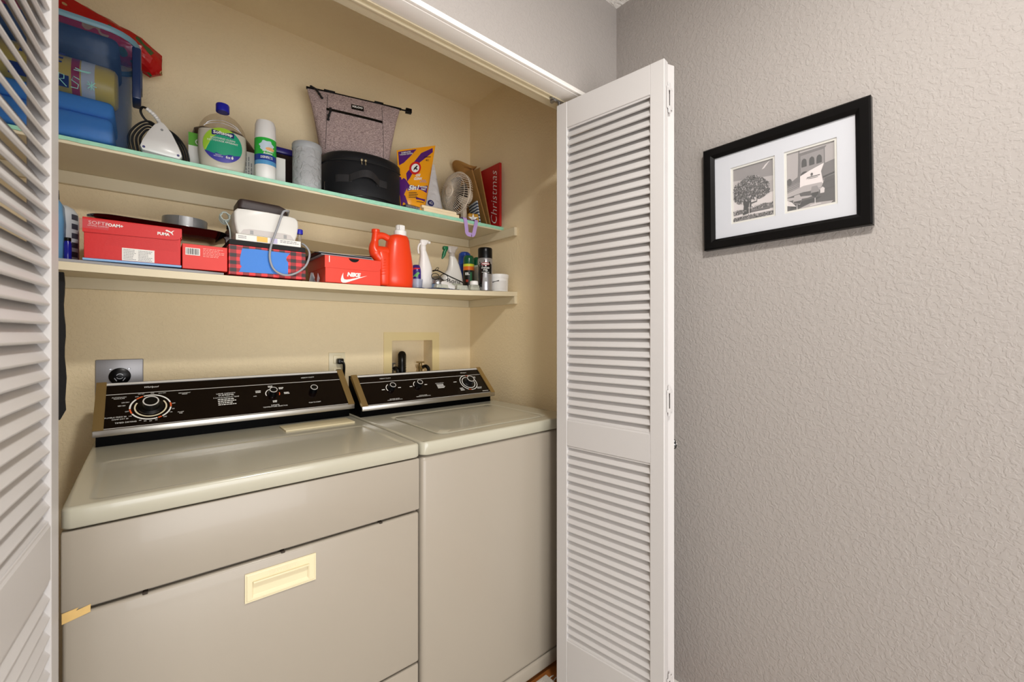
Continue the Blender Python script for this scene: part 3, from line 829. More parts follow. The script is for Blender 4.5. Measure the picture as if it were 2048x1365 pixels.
a = tr_(-.019, 1.618, .074, .312); b = tr_(-.016, 1.615, .076, .315); c = tr_(-.016, 1.615, .076, .327); d = tr_(-.028, 1.627, .066, .328); e = tr_(-.028, 1.627, .066, .318)
g.loft([a, b, c, d, e], False, False)
obj('tub_rim', g, m_tubrim, tub, 50)
g = G().box(-.034, -.0135, 1.66, 1.74, .165, .315, .004); g.box(-.034, -.011, 1.668, 1.732, .20, .255, .003)
hb = obj('latch_handle', g, mat('dark_blue_latch', (34, 52, 92), .3), tub)
m_marker = mat('teal_marker', (150, 214, 205), .6)
def strokes(parent, S_, y, x0, z0, sx, sz, r=.0011):
    g = G()
    for st in S_: g.tube([(x0 + p[0] * sx, y, z0 + p[1] * sz) for p in st], r, 6)
    obj('lettering', g, m_marker, parent)
strokes(tub, [[(0, 0), (.35, 1), (.55, 0)], [(.15, .4), (.5, .45)], [(.8, 0), (.85, 1), (1.15, .9), (1.15, .6), (.88, .5), (1.3, 0)], [(2.05, .85), (1.7, 1), (1.6, .65), (2.0, .4), (1.95, .05), (1.55, .05)],
              [(2.55, .3), (3.0, .9)], [(2.5, .65), (3.1, .55)], [(2.8, .95), (2.75, .2)], [(2.95, .25), (2.55, .9)]], 1.632, -.205, .135, .032, .032)
strokes(tub, [[(0, 0), (1, .1)], [(.1, .5), (.5, .2), (1.1, .35)]], 1.632, -.15, .185, .03, .012)
# contents of the tub
dt = thing('detergent_bottle', 'yellow detergent bottle with red and white bands lying inside the blue tub', 'bottle', (-.17, 1.72, Z1 + .192))
m_yel = mat('yellow_plastic', (246, 205, 50), .35)
g = G()
MX = Matrix(((0, 0, 1, 0), (0, 1, 0, 0), (-1, 0, 0, 0), (0, 0, 0, 1)))
pr = [(.050, -.17), (.056, -.16), (.057, -.02)]
g.lathe([(.04, -.172), (.052, -.168), (.0575, -.155), (.0575, .085), (.054, .098), (.045, .104), (.001, .105)], 32, M=MX)
db = obj('bottle_body', g, m_yel, dt)
for a, b, m, nm in ((.012, .028, mat('crimson_print', (196, 40, 60), .4), 'red_band'), (.031, .058, m_paper, 'white_band')):
    obj(nm, G().lathe([(.0581, a), (.0581, b)], 32, M=MX, cap0=False, cap1=False), m, dt)
DMx = FR((0, -.0585, 0))
g = G().rect(DMx, -.10, .008, -.048, -.016, 0, .0005); obj('dark_label', g, m_navy, dt, 0)
text('PRE', FR((0, -.0587, 0)), -.040, .028, .085, .026, m_navy, dt, shear=.25, bold=.02)
cl = obj('folded_cloth', G().box(-.40, -.075, 1.655, 1.86, Z1 + .0145, Z1 + .085, .014, 3).box(-.40, -.072, 1.652, 1.86, Z1 + .086, Z1 + .131, .014, 3), mat('blue_cloth', (84, 160, 232), .8, bump=(60, .002, '')))
tag(cl, 'bright blue folded cloths stacked in the bottom of the tub', 'cloth')
dc = obj('folded_garment', G().box(-.40, -.062, 1.662, 1.865, Z1 + .263, Z1 + .322, .016, 3), mat('slate_cloth', (50, 66, 84), .85, bump=(60, .002, '')))
tag(dc, 'dark slate folded garment filling the top of the blue tub', 'clothing')
# red gift bag behind the tub
g = G()
m_redbag = mat('red_foil_bag', (178, 22, 22), .25, bump=(18, .012, ''))
def patterned(m):
    nt = m.node_tree; b = nt.nodes['Principled BSDF']
    n = nt.nodes.new('ShaderNodeTexNoise'); n.inputs['Scale'].default_value = 14
    r = nt.nodes.new('ShaderNodeValToRGB'); r.color_ramp.interpolation = 'CONSTANT'
    r.color_ramp.elements[0].color = lin((60, 92, 52)); r.color_ramp.elements[1].color = lin((180, 22, 22)); r.color_ramp.elements[1].position = .40
    e = r.color_ramp.elements.new(.60); e.color = lin((190, 150, 100))
    tc = nt.nodes.new('ShaderNodeTexCoord'); nt.links.new(tc.outputs['Object'], n.inputs['Vector'])
    nt.links.new(n.outputs['Fac'], r.inputs[0]); nt.links.new(r.outputs[0], b.inputs['Base Color'])
patterned(m_redbag)
r_ = random.Random(11)
rings = []
for i in range(19):
    t = i / 18; x = -.42 + t * .455
    top = 2.262 - .012 * t - .065 * max(0, (t - .45) / .55) ** 1.3; bot = 2.0985 + .004 * r_.random()
    w = .060
    if x > -.012: bot = 2.075
    if i == 18: w = .020; top = 2.172; bot = 2.105
    if i == 17: w = .045; top = 2.186; bot = 2.085
    cz = (top + bot) / 2; hz = (top - bot) / 2
    rings.append([Vector((x + r_.uniform(-.004, .004), 1.838 + w * math.cos(2 * PI * k / 14) * (1 + r_.uniform(-.25, .0)), cz + hz * math.sin(2 * PI * k / 14) * (1 + r_.uniform(-.06, .0)))) for k in range(14)])
g.loft(rings)
tag(obj('gift_bag', g, m_redbag, None, 20), 'crumpled red foil gift bag lying on the back rim of the blue tub', 'bag')

# electric iron
ir = thing('electric_iron', 'white electric iron stood on its heel with black cord coiled round it', 'iron', (0, 0, Z1))
poly = [(-.017, .023), (-.012, .012), (.075, .006), (.081, .016), (.079, .027), (.070, .050), (.056, .081), (.040, .102), (.034, .107), (.028, .107), (.016, .096), (.002, .073), (-.011, .044)]
g = G()
cxm, czm = .032, .05
def scal(s_, y): return [Vector((cxm + (p[0] - cxm) * s_, y, czm + (p[1] - czm) * s_)) for p in poly]
g.loft([scal(.90, 1.640), scal(.97, 1.6415), scal(1.0, 1.646), scal(1.0, 1.668), scal(.88, 1.674), scal(.84, 1.70), scal(.7, 1.72)])
b = obj('iron_body', g, mat('iron_white', (226, 226, 224), .25), ir, 40)
g = G().box(-.012, .076, 1.644, 1.72, 0, .012, .004)
obj('heel_plate', g, m_grey, ir)
for p in ((-.008, .022), (.071, .017)): obj('foot_pad', G().lathe([(.0035, 0), (.003, .0015)], 14, M=FR((p[0], 1.640, p[1]))), m_navy, ir)
g = G().lathe([(.0035, 0), (.0028, .001)], 14, M=FR((.033, 1.640, .083))); obj('screw', g, m_steel, ir)
P = catmull([(.031, 1.655, .100), (.024, 1.66, .118), (.013, 1.66, .132), (-.002, 1.66, .143)], 8)
g = G().tube(P, [.0058 if i % 3 else .0044 for i in range(len(P))], 12); obj('strain_relief', g, m_white, ir, 60)
m_cord = mat('black_cord', (18, 18, 20), .55)
g = G().tube(catmull([(-.002, 1.66, .143), (-.011, 1.672, .148), (-.015, 1.685, .138), (-.004, 1.69, .120), (.018, 1.70, .112), (.03, 1.712, .085)], 8), .0032, 8)
for k in range(4):
    d = k * .0048; q = k * .0085
    g.tube(catmull([(.028, 1.695 + d, .106 - k * .004), (.004, 1.69 + d, .118 - q * .8), (-.022 + q * .6, 1.69 + d, .100 - q * .5), (-.042 + q, 1.69 + d, .062), (-.038 + q, 1.69 + d, .022), (-.018, 1.70 + d, .0045), (.03, 1.71 + d, .004), (.085 - d, 1.70 + d, .005),
                    (.100 - q * .7, 1.695 + d, .022), (.092 - q * .7, 1.69 + d, .060), (.070 - q * .5, 1.69 + d, .092), (.045, 1.69 + d, .106), (.028, 1.695 + d, .106 - k * .004)], 6), .0028, 7)
obj('power_cord', g, m_cord, ir)

# green carton
gc = thing('carton', 'slim green and white carton with purple foot, left of the clear soap bottle', 'box', (.118, 1.72, Z1), -.05)
obj('carton_body', G().box(-.018, .020, 0, .05, 0, .128, .001, 1), m_paper, gc, 0)
g = G().rect(FR((0, -.0002, 0)), -.0175, .0195, .086, .1275); obj('green_panel', g, mat('leaf_green', (92, 168, 52), .4), gc, 0)
g = G().ring(FR((0, -.0008, 0)), .007, .010, .6, 4.4, 20, 0, .0004, .010, .100); g.ring(FR((0, -.0008, 0)), .004, .007, 3.6, 7.4, 20, 0, .0004, .013, .094); obj('emblem', g, m_print, gc, 0)
g = G().rect(FR((0, -.0002, 0)), -.0175, .0195, .001, .016); obj('purple_panel', g, mat('purple_print', (96, 44, 110), .4), gc, 0)
# brown bag behind
g = G(); r_ = random.Random(2); rings = []
for x, tp in ((.115, 1.925), (.122, 1.955), (.145, 1.968), (.19, 1.965), (.235, 1.978), (.262, 1.972), (.285, 1.948), (.31, 1.915), (.335, 1.905), (.345, 1.890), (.350, 1.86)):
    h = (tp - Z1) / 2
    rings.append([Vector((x, 1.832 + .05 * math.cos(2 * PI * k / 14) * (1 + r_.uniform(-.15, .1)), Z1 + h + h * math.sin(2 * PI * k / 14) * (1 if k != 0 else 1))) for k in range(14)])
g.loft(rings)
tag(obj('soft_bag', g, mat('dark_brown_leather', (56, 40, 34), .45, bump=(30, .003, ''))), 'dark brown soft leather bag slumped behind the soap bottle and spray can', 'bag')

# soap refill bottle
def clearplastic(nm, col, fac=.25, tint=(235, 232, 226)): return mat(nm, col, .06, alpha=(fac, tint), coat=.3)
sp = thing('soap_bottle', 'large oval clear soap refill bottle with blue cap and green label', 'bottle', (.188, 1.682, Z1), -.09)
prof = [(.052, .026, 0), (.058, .031, .003), (.062, .034, .02), (.0665, .036, .06), (.068, .037, .095), (.0665, .036, .125), (.061, .033, .150), (.050, .028, .170), (.036, .022, .184), (.020, .016, .192), (.0155, .0155, .196), (.0155, .0155, .206)]
def pe(k, dz=0, n=40): rx, ry, z = prof[k]; return (rx, ry, z)
def ovalring(rx, ry, z, lean=0): return ell(lean * z, 0, rx, ry, z, 40, 2.2)
g = G().loft([ovalring(*p) for p in prof]); obj('bottle_body', g, clearplastic('clear_brownish_plastic', (170, 158, 148), .10, (244, 241, 237)), sp, 60)
inner = [(p[0] - .0016, p[1] - .0016, p[2] + .001) for p in prof if p[2] <= .125] + [(.0640, .0345, .131)]
g = G().loft([ovalring(*p) for p in inner]); obj('liquid_soap', g, mat('milky_soap', (226, 226, 216), .3), sp, 60)
g = G()
for rx0, z0 in ((.052, .142), (.046, .150)):
    g.tube([Vector((rx0 * math.cos(t), -.034 - .001 + .010 * (abs(math.cos(t))), z0 + .022 * math.sin(t) - .010)) for t in [PI * .08 + PI * .84 * i / 20 for i in range(21)]], .0009, 6)
obj('shoulder_ridge', g, m_steel, sp)
g = G().lathe([(.0185, .203), (.019, .205), (.019, .225), (.0175, .228), (.001, .228)], 32); obj('cap', g, mat('royal_blue_plastic', (30, 34, 160), .3), sp)
def soapfront(u, v, off=.0003):
    i = 0
    while i < len(prof) - 2 and prof[i + 1][2] < v: i += 1
    a, b = prof[i], prof[i + 1]; t = (v - a[2]) / (b[2] - a[2])
    rx = a[0] + (b[0] - a[0]) * t; ry = a[1] + (b[1] - a[1]) * t
    q = min(.98, abs(u) / rx)
    return Vector((u, -(ry + off) * (1 - q ** 2.2) ** (1 / 2.2), v))
lime, teal_, pur = mat('lime_print', (160, 205, 60), .35), mat('teal_green_print', (32, 158, 120), .35), mat('violet_print', (60, 58, 160), .35)
g = G(); LP = ellpts(0, .083, .053, .055, 40); patch(g, soapfront, LP, .0004); lb = obj('label', g, teal_, sp, 60)
lb['label'] = 'oval green label'
g = G(); patch(g, soapfront, [(max(-.0525, min(.0525, x)), y) for x, y in [(0 + .053 * math.cos(t), .083 + .055 * math.sin(t)) for t in [PI * .33 + (PI * .82) * i / 20 for i in range(21)]]], .0008); obj('label_leaf', g, lime, sp, 60)
g = G(); patch(g, soapfront, [(.053 * math.cos(t), .083 + .055 * math.sin(t)) for t in [PI * 1.13 + (PI * .74) * i / 20 for i in range(21)]] + [(.02, .056), (-.02, .056)], .0009); obj('label_foot', g, pur, sp, 60)
g = G(); patch(g, soapfront, rr2(-.030, .030, .111, .128, .003), .0011); obj('name_panel', g, m_navy, sp, 60)
text('Softsoap', lambda u, v, o_: soapfront(u, v, .0018), 0, .1192, .052, .013, m_print, sp, bold=.03)
text('SOOTHING CLEAN\nNETTOYAGE APAISANT', lambda u, v, o_: soapfront(u, v, .0018), 0, .098, .082, .014, m_print, sp, bold=.01)
text('6x', lambda u, v, o_: soapfront(u, v, .0018), .014, .047, .013, .009, m_print, sp, bold=.02)
text('REFILLS\nRECHARGE', lambda u, v, o_: soapfront(u, v, .0018), -.012, .0475, .024, .008, m_print, sp)
g = G(); patch(g, soapfront, [(.026, .0535), (.0285, .048), (.027, .043), (.0235, .043), (.022, .048)], .0016); obj('drop_mark', g, m_print, sp, 0)

# spray can with green label
def can(name, label, x, y, z, r, zs, mats_, cap, prof_cap=None, rz=None, capname='cap'):
    """zs: band limits up the can with their materials"""
    t = thing(name, label, 'spray can', (x, y, z), face_cam(x, y) if rz is None else rz)
    H_ = zs[-1]
    g = G().lathe([(r * .86, 0), (r * .97, .002), (r, .005), (r, H_), (r * .93, H_ + .004)], 36); obj('can_body', g, mats_[0], t)
    for i in range(len(zs) - 1):
        if mats_[i + 1] is None: continue
        g = G(); g.grid(lambda u, v: cylmap(r)(2 * PI * r * u, zs[i] + (zs[i + 1] - zs[i]) * v, .0003), 36, 1); obj('print_band', g, mats_[i + 1], t, 60)
    obj(capname, G().lathe(prof_cap, 36), cap, t)
    return t, cylmap(r)
bg, db_, lb_ = mat('vivid_green_print', (44, 180, 66), .3), mat('deep_blue_print', (32, 62, 150), .3), mat('sky_blue_print', (88, 158, 210), .3)
cz = Z1
c1, f = can('spray_can', 'white-capped bathroom cleaner spray can with green and blue label', .309, 1.668, cz, .0325, [.006, .050, .064, .084, .140], [m_white, None, lb_, db_, bg], m_white,
            [(.0325, .141), (.0325, .150), (.031, .190), (.027, .203), (.001, .204)])
g = G(); patch(g, f, blob(.004, .112, .022, .018, 30, .25) and [(.004 + .022 * math.cos(t) * (1 + .12 * math.sin(7 * t)), .112 + .018 * math.sin(t) * (1 + .12 * math.cos(6 * t))) for t in [2 * PI * i / 40 for i in range(40)]], .0008)
g2 = G(); patch(g2, f, ellpts(.014, .103, .014, .006, 20), .0013)
obj('foam_print', g, mat('pale_foam_print', (200, 220, 232), .35), c1, 60); obj('orange_print_mark', g2, mat('peach_print', (236, 180, 120), .35), c1, 60)
text('Scrubbing\nBubbles', lambda u, v, o_: f(u, v, .0018), .008, .0915, .034, .014, m_print, c1, shear=.2, bold=.03)
text('DISINFECTS', lambda u, v, o_: f(u, v, .0012), .004, .0735, .036, .0085, m_print, c1, bold=.02)
g = thing('carton', 'pale carton between the soap bottle and the spray can', 'box', (.279, 1.745, Z1)); obj('carton_body', G().box(-.022, .016, 0, .05, 0, .118, .001, 1), m_paper, g)
g2 = G(); bars(g2, FR((0, -.0002, 0), (0, 0, 1), (-1, 0, 0)), .01, .11, .014, .008, 3, .003, 4); obj('small_print', g2, m_grey, g, 0)
g = thing('carton', 'small white carton right of the green spray can', 'box', (.366, 1.715, Z1)); obj('carton_body', G().box(-.016, .016, 0, .04, 0, .112, .001, 1), m_paper, g)
g = thing('storage_box', 'dark smoky plastic box with blue lid behind the grey canister', 'box', (.405, 1.77, Z1))
obj('box_body', G().box(-.05, .045, 0, .095, 0, .150, .006, 2), mat('smoky_plastic', (52, 42, 40), .15, alpha=(.8, (120, 100, 90))), g)
obj('box_lid', G().box(-.055, .05, -.005, .10, .150, .172, .005, 2), mat('indigo_plastic', (44, 36, 120), .35), g)
# grey canister
cn = thing('canister', 'pale grey embossed lidded canister beside the black round case', 'canister', (.449, 1.692, Z1))
m_can = mat('pale_grey_embossed', (176, 178, 180), .6, bump=(55, .0015, 'knock'))
obj('canister_body', G().lathe([(.046, 0), (.0485, .003), (.0485, .150), (.047, .152)], 44), m_can, cn)
obj('canister_lid', G().lathe([(.0495, .150), (.0505, .152), (.0505, .168), (.0485, .172), (.0455, .172), (.0445, .169), (.001, .169)], 44), mat('pale_grey_plain', (172, 175, 178), .45), cn)

# round black zip case
cs = thing('round_case', 'oval black fabric zip case with front handle under the cooler bag', 'case', (.683, 1.766, Z1))
m_nylon = mat('black_nylon', (15, 16, 20), .6, spec=.3, bump=(400, .0004, ''), sheen=.08)
m_strap = mat('charcoal_strap', (38, 37, 39), .7, bump=(300, .0004, ''))
RX, RY, HC = .163, .134, .183
def cring(s_, z, dz=None): 
    out = ell(0, 0, RX * s_, RY * s_, z, 56, 2.15)
    return out
g = G()
def wav(s_, z, amp):
    return [Vector((p.x, p.y, p.z + amp * math.cos(p.x / RX * 1.6) * (1 if p.y < 0 else 0))) for p in cring(s_, z)]
g.loft([wav(.93, .0, .0), wav(.975, .004, .010), wav(.99, .03, .008), cring(1, .08), cring(1, .135), cring(.99, .145), cring(.985, .147), cring(.995, .150), cring(1.0, .156), cring(.99, .176), cring(.95, .183), cring(.5, .1845)])
obj('case_body', g, m_nylon, cs, 50)
g = G(); P = cring(1.0, .148); g.tube(P, .0032, 6, closed=True); obj('zipper', g, m_blackm, cs, 60)
g = G(); P = [p for p in wav(.985, .004, .010)]; g.tube(P, .0022, 6, closed=True); obj('bottom_piping', g, m_black, cs, 60)
def cf(u, v, off=.001):
    q = min(.999, abs(u) / RX); return Vector((u, -(RY + off) * (1 - q ** 2.15) ** (1 / 2.15), v))
for a, b in ((-.135, -.085), (.005, .050)):
    g = G(); g.slab(lambda u, v, a=a, b=b: cf(a + (b - a) * u, .060 + .028 * v, .0005), lambda u, v, a=a, b=b: cf(a + (b - a) * u, .060 + .028 * v, .003), 6, 1)
    obj('strap_patch', g, m_strap, cs, 60)
g = G(); n = 16
def hnd(off, u, v):
    t = u; x = -.095 + .110 * t; bow = math.sin(PI * t)
    base = cf(x, .060 + .028 * v + .018 * bow, .003 + off + .024 * bow)
    return base
g.slab(lambda u, v: hnd(0, u, v), lambda u, v: hnd(.003, u, v), n, 1)
obj('handle', g, m_strap, cs, 60)
g = G()
for x in (-.052, -.038):
    g.tube([cf(x, .150, .004), cf(x - .001, .143, .006), cf(x, .132, .006)], .0018, 8); g.lathe([(.0045, 0), (.0045, .003), (.001, .004)], 12, M=FR(cf(x, .150, .003)))
obj('zipper_pull', g, mat('pale_brass', (210, 196, 160), .35, metal=.8), cs)
for sx in (-1, 1):
    g = G(); cx_ = sx * .158; c_ = Vector((cx_, -.045 if sx > 0 else -.03, .050))
    g.tube([c_ + Vector((.004 * math.cos(t) * sx, -.009 * math.cos(t), .018 * math.sin(t))) for t in [2 * PI * i / 20 for i in range(20)]], .0014, 6, closed=True)
    obj('metal_ring', g, m_chrome, cs)

# cooler bag on top of the case
cb = thing('cooler_bag', 'heathered taupe cooler tote with black zips standing on the round black case', 'bag', (.655, 1.765, Z1 + .1855), -.245)
m_tau = mat('taupe_heather', (150, 128, 126), .9, bump=(420, .0006, ''))
def heather(m, c1, c2, sc):
    nt = m.node_tree; b = nt.nodes['Principled BSDF']; tc = nt.nodes.new('ShaderNodeTexCoord'); mp = nt.nodes.new('ShaderNodeMapping')
    mp.inputs['Scale'].default_value = (1, 1, 6); n = nt.nodes.new('ShaderNodeTexNoise'); n.inputs['Scale'].default_value = sc; n.inputs['Detail'].default_value = 3
    r = nt.nodes.new('ShaderNodeValToRGB'); r.color_ramp.elements[0].position = .38; r.color_ramp.elements[1].position = .62
    r.color_ramp.elements[0].color = lin(c1); r.color_ramp.elements[1].color = lin(c2)
    nt.links.new(tc.outputs['Object'], mp.inputs[0]); nt.links.new(mp.outputs[0], n.inputs['Vector']); nt.links.new(n.outputs['Fac'], r.inputs[0]); nt.links.new(r.outputs[0], b.inputs['Base Color'])
heather(m_tau, (122, 103, 102), (204, 182, 177), 170)
def crr(w, d, z, n=6, p=3.2): return ell(0, 0, w, d, z, 44, p)
HB = .262
prf = [(.126, .050, 0), (.133, .054, .008), (.140, .052, .06), (.152, .042, .13), (.166, .026, .20), (.178, .012, .245), (.181, .006, HB)]
g = G().loft([crr(a, d, z) for a, d, z in prf])
obj('bag_body', g, m_tau, cb, 60)
def bf(u, v, off=.001):
    i = 0
    while i < len(prf) - 2 and prf[i + 1][2] < v: i += 1
    a, b = prf[i], prf[i + 1]; t = (v - a[2]) / (b[2] - a[2]); w = a[0] + (b[0] - a[0]) * t; d = a[1] + (b[1] - a[1]) * t
    q = min(.995, abs(u) / w); return Vector((u, -(d + off) * (1 - q ** 3.2) ** (1 / 3.2), v))
g = G().box(-.184, .188, -.006, .006, HB - .002, HB + .006, .002); g.box(.188, .222, -.003, .003, HB - .001, HB + .004, .001); g.box(.206, .232, -.010, .010, HB - .007, HB + .011, .002)
g.box(-.12, -.078, -.008, .008, HB + .003, HB + .010, .002); g.box(.075, .112, -.008, .008, HB + .003, HB + .010, .002)
obj('top_zip', g, m_black, cb)
g = G(); g.slab(lambda u, v: bf(-.112 + .215 * u, .178 - .006 * u + .010 * v, .0005), lambda u, v: bf(-.112 + .215 * u, .178 - .006 * u + .010 * v, .003), 12, 1)
obj('pocket_zip', g, m_black, cb, 60)
g = G()
for u0, u1 in ((-.117, -.106), (.106, .104)): g.tube([bf(u0 + (u1 - u0) * t, .004 + .245 * t, .0006) for t in [i / 10 for i in range(11)]], .0008, 5)
obj('seam', g, m_blackm, cb)
m_fleck = mat('flecked_black_cord', (16, 16, 20), .6)
for nm, pts in (('zip_cord', [(-.166, -.013, HB + .004), (-.150, -.020, HB - .006), (-.138, -.026, HB - .024), (-.128, -.030, HB - .040)]), ('zip_cord', [(-.098, -.040, .182), (-.098, -.045, .170), (-.104, -.047, .150), (-.106, -.047, .134)])):
    g = G().tube(catmull(pts, 6), .0038, 8)
    for q in pts: g.lathe([(.0001, -.005), (.005, -.002), (.0055, .002), (.0001, .005)], 8, M=Matrix.Translation(q))
    obj(nm, g, m_fleck, cb)
g = G(); g.slab(lambda u, v: bf(-.018 + .048 * u, .207 + .023 * v, .0005), lambda u, v: bf(-.018 + .048 * u, .207 + .023 * v, .0022), 4, 1); nb = obj('name_tag', g, m_black, cb)
text('IGLOO', lambda u, v, o_: bf(u, v, .003), .006, .2205, .040, .0095, m_print, cb, bold=.05)

# detergent pouch
def pillow(C, bulge, name, m, parent, nu=14, nv=18, back=.6):
    """soft pouch between four corners BL, BR, TR, TL"""
    BL, BR, TR, TL = [Vector(c) for c in C]
    n = (BR - BL).cross(TL - BL).normalized()
    def base(u, v): return (BL * (1 - u) + BR * u) * (1 - v) + (TL * (1 - u) + TR * u) * v
    def prof_(u, v): return bulge * (max(0, 4 * u * (1 - u)) ** .6) * (max(0, 1 - v ** 2.4)) ** .9
    f = lambda u, v, off=0: base(u, v) + n * (prof_(u, v) + .0006 + off)
    b = lambda u, v: base(u, v) - n * (prof_(u, v) * back + .0006)
    g = G().slab(f, b, nu, nv)
    return obj(name, g, m, parent, 60), f
po = thing('detergent_pouch', 'orange and purple laundry pouch with a round red emblem, right of the black case', 'pouch')
m_po = mat('orange_pouch', (238, 160, 30), .25, bump=(22, .002, '')); m_pp = mat('purple_pouch_print', (86, 34, 112), .25, bump=(22, .002, ''))
bd, pf = pillow([(.812, 1.675, Z1), (.918, 1.662, Z1), (.978, 1.672, 2.085), (.802, 1.690, 2.020)], .022, 'pouch_body', m_po, po)
def puv(pts): return [(x, y) for x, y in pts]
def pp(pts, m, nm, off=.0008):
    g = G(); patch(g, pf, pts, off); return obj(nm, g, m, po, 60)
pp([(.03, .74), (.03, .97), (.5, .975), (.32, .86), (.15, .77)], m_pp, 'purple_panel')
pp([(.20, .585), (.42, .76), (.62, .90), (.93, .965), (.95, .90), (.72, .845), (.58, .74), (.40, .60), (.30, .50), (.22, .45)], m_pp, 'purple_swoosh', .0006)
pp([(.0, .30), (.02, .55), (.17, .50), (.28, .40), (.10, .22), (.10, .12), (.28, .03), (.02, .02)], m_pp, 'purple_side', .0006)
pp([(.22, .30), (.22, .405), (.93, .395), (.93, .285)], m_pp, 'purple_strip', .0010)
pp(ellpts(.46, .66, .17, .105, 28), mat('red_emblem', (200, 38, 40), .3), 'emblem', .0014)
pp(ellpts(.46, .66, .115, .070, 28), m_print, 'emblem_disc', .0022)
pp([(.40, .62), (.42, .66), (.50, .70), (.53, .69), (.49, .66), (.53, .64), (.50, .62), (.47, .645)], m_dkprint, 'arm_mark', .003)
pt = lambda s_, u, v, w, h, m=m_print, off=.003, **k: text(s_, lambda a, b, c: pf(a, b, off), u, v, w, h, m, po, **k)
pt('5in1', .43, .347, .36, .075, shear=.25, bold=.04); pt('POWER\nPAKS', .77, .345, .27, .060, shear=.2, bold=.03)
pt('ELIMINATES\nTOUGH ODORS', .22, .925, .33, .055, bold=.02)
pt('OXI\nCLEAN', .55, .515, .26, .095, m_print, shear=.35, bold=.05); pt('ODOR\nBLASTERS', .74, .452, .24, .040, mat('lilac_print', (150, 160, 220), .3))
pt('42', .80, .775, .09, .030, m_dkprint); pt('5 POWERFUL STAIN FIGHTERS', .45, .268, .5, .018, m_dkprint) if False else None
g = G()
r_ = random.Random(3)
for i in range(4):
    v = .265 - i * .026; u1 = .50 + r_.random() * .15
    g.grid(lambda a, b, v=v, u1=u1: pf(.26 + (u1 - .26) * a, v + .009 * b, .0028), 6, 1)
g.grid(lambda a, b: pf(.70 + .20 * a, .82 + .010 * b, .0028), 4, 1)
g.grid(lambda a, b: pf(.55 + .30 * a, .130 + .008 * b, .0028), 4, 1)
obj('small_print', g, m_dkprint, po, 0)
pp([(.52, .205), (.90, .19), (.90, .155), (.52, .17)], m_pp, 'purple_label', .0012)
# white pouch behind
wb = thing('detergent_pouch', 'crumpled white pouch with a dark round mark, between the orange pouch and the fan', 'pouch')
m_wp = mat('white_pouch', (214, 212, 212), .35, bump=(22, .012, ''))
bd, wf = pillow([(.950, 1.742, Z1), (1.052, 1.712, Z1), (1.020, 1.755, 2.035), (.945, 1.775, 2.03)], .018, 'pouch_body', m_wp, wb, 10, 12)
g = G(); patch(g, wf, ellpts(.42, .27, .15, .055, 20), .0012); obj('round_mark', g, m_navy, wb, 60)
text('42', lambda a, b, c: wf(a, b, .003), .42, .27, .16, .05, m_print, wb)
g = G()
for i in range(5): g.grid(lambda a, b, i=i: wf(.70 + i * .035 + .018 * a, .10 + .10 * b, .0012), 1, 2)
obj('barcode', g, m_dkprint, wb, 0)

# notebook and board at the front
nb = thing('spiral_notebook', 'small spiral-bound notebook lying against the orange pouch', 'notebook', (.842, 1.632, Z1), .12)
obj('cover', G().box(-.028, .042, .002, .030, .001, .014, .001, 1), mat('notebook_cover', (70, 64, 78), .5), nb)
g = G()
for i in range(12): 
    x = -.026 + i * .0058
    g.tube([Vector((x, .002 + .0055 * math.cos(t), .009 + .0080 * math.sin(t))) for t in [2 * PI * k / 10 for k in range(10)]], .0009, 5, closed=True)
obj('spiral_wire', g, m_steel, nb)
bd = thing('wooden_board', 'flat cream wooden board in two layers at the front of the upper shelf', 'board', (1.0, 1.622, Z1))
m_cw = mat('pale_raw_wood', (232, 214, 178), .55, vary=.08, vscale=30)
obj('lower_layer', G().box(-.105, .074, .003, .030, 0, .014, .001, 1), m_cw, bd)
obj('upper_layer', G().box(-.112, .062, .006, .030, .0145, .026, .001, 1), m_cw, bd)

# desk fan
fan = thing('desk_fan', 'small beige desk fan with round wire guard facing left', 'fan', (1.122, 1.705, Z1), -PI / 2 + .16)
m_fan = mat('beige_fan_plastic', (222, 208, 188), .4)
fz = .140; FRm = FR((0, 0, fz))          # local normal -Y
R_ = .0965
g = G()
g.tube([FRm @ Vector((R_ * math.cos(t), R_ * math.sin(t), .016)) for t in [2 * PI * i / 48 for i in range(48)]], .0030, 8, closed=True)
g.tube([FRm @ Vector((R_ * .80 * math.cos(t), R_ * .80 * math.sin(t), .034)) for t in [2 * PI * i / 48 for i in range(48)]], .0010, 5, closed=True)
for i in range(54):
    t = 2 * PI * i / 54; c, s_ = math.cos(t), math.sin(t)
    g.tube([FRm @ Vector((r * c, r * s_, z)) for r, z in ((.022, .055), (.05, .0520), (.078, .042), (.092, .027), (R_, .010), (R_ * .97, -.004), (R_ * .8, -.010))], .0011, 4, caps=False)
obj('wire_guard', g, m_fan, fan, 60)
obj('guard_badge', G().lathe([(.024, .054), (.026, .057), (.024, .060), (.0165, .061), (.0155, .058), (.013, .058), (.012, .062), (.001, .063)], 32, M=FRm), m_fan, fan)
g = G()
for k in range(4):
    a = k * PI / 2
    def bl(u, v, a=a, z=0):
        r = .014 + .062 * u; th = a + (v - .5) * (1.1 - .2 * u)
        return FRm @ Vector((r * math.cos(th), r * math.sin(th), .012 + .012 * (v - .5) + z))
    g.slab(lambda u, v: bl(u, v), lambda u, v: bl(u, v, z=.0015), 5, 4)
g.lathe([(.016, .002), (.016, .022), (.010, .026)], 20, M=FRm)
obj('fan_blade', g, mat('fan_blade_plastic', (70, 64, 60), .3), fan)
g = G().lathe([(.030, -.004), (.040, -.010), (.042, -.040), (.036, -.060), (.020, -.066)], 28, M=FRm)
obj('motor_housing', g, m_fan, fan)
g = G().loft([rrect(-.012, .012, .022, .048, .004, .012), rrect(-.010, .010, .022, .044, .004, .10), rrect(-.010, .010, .018, .040, .004, .125)])
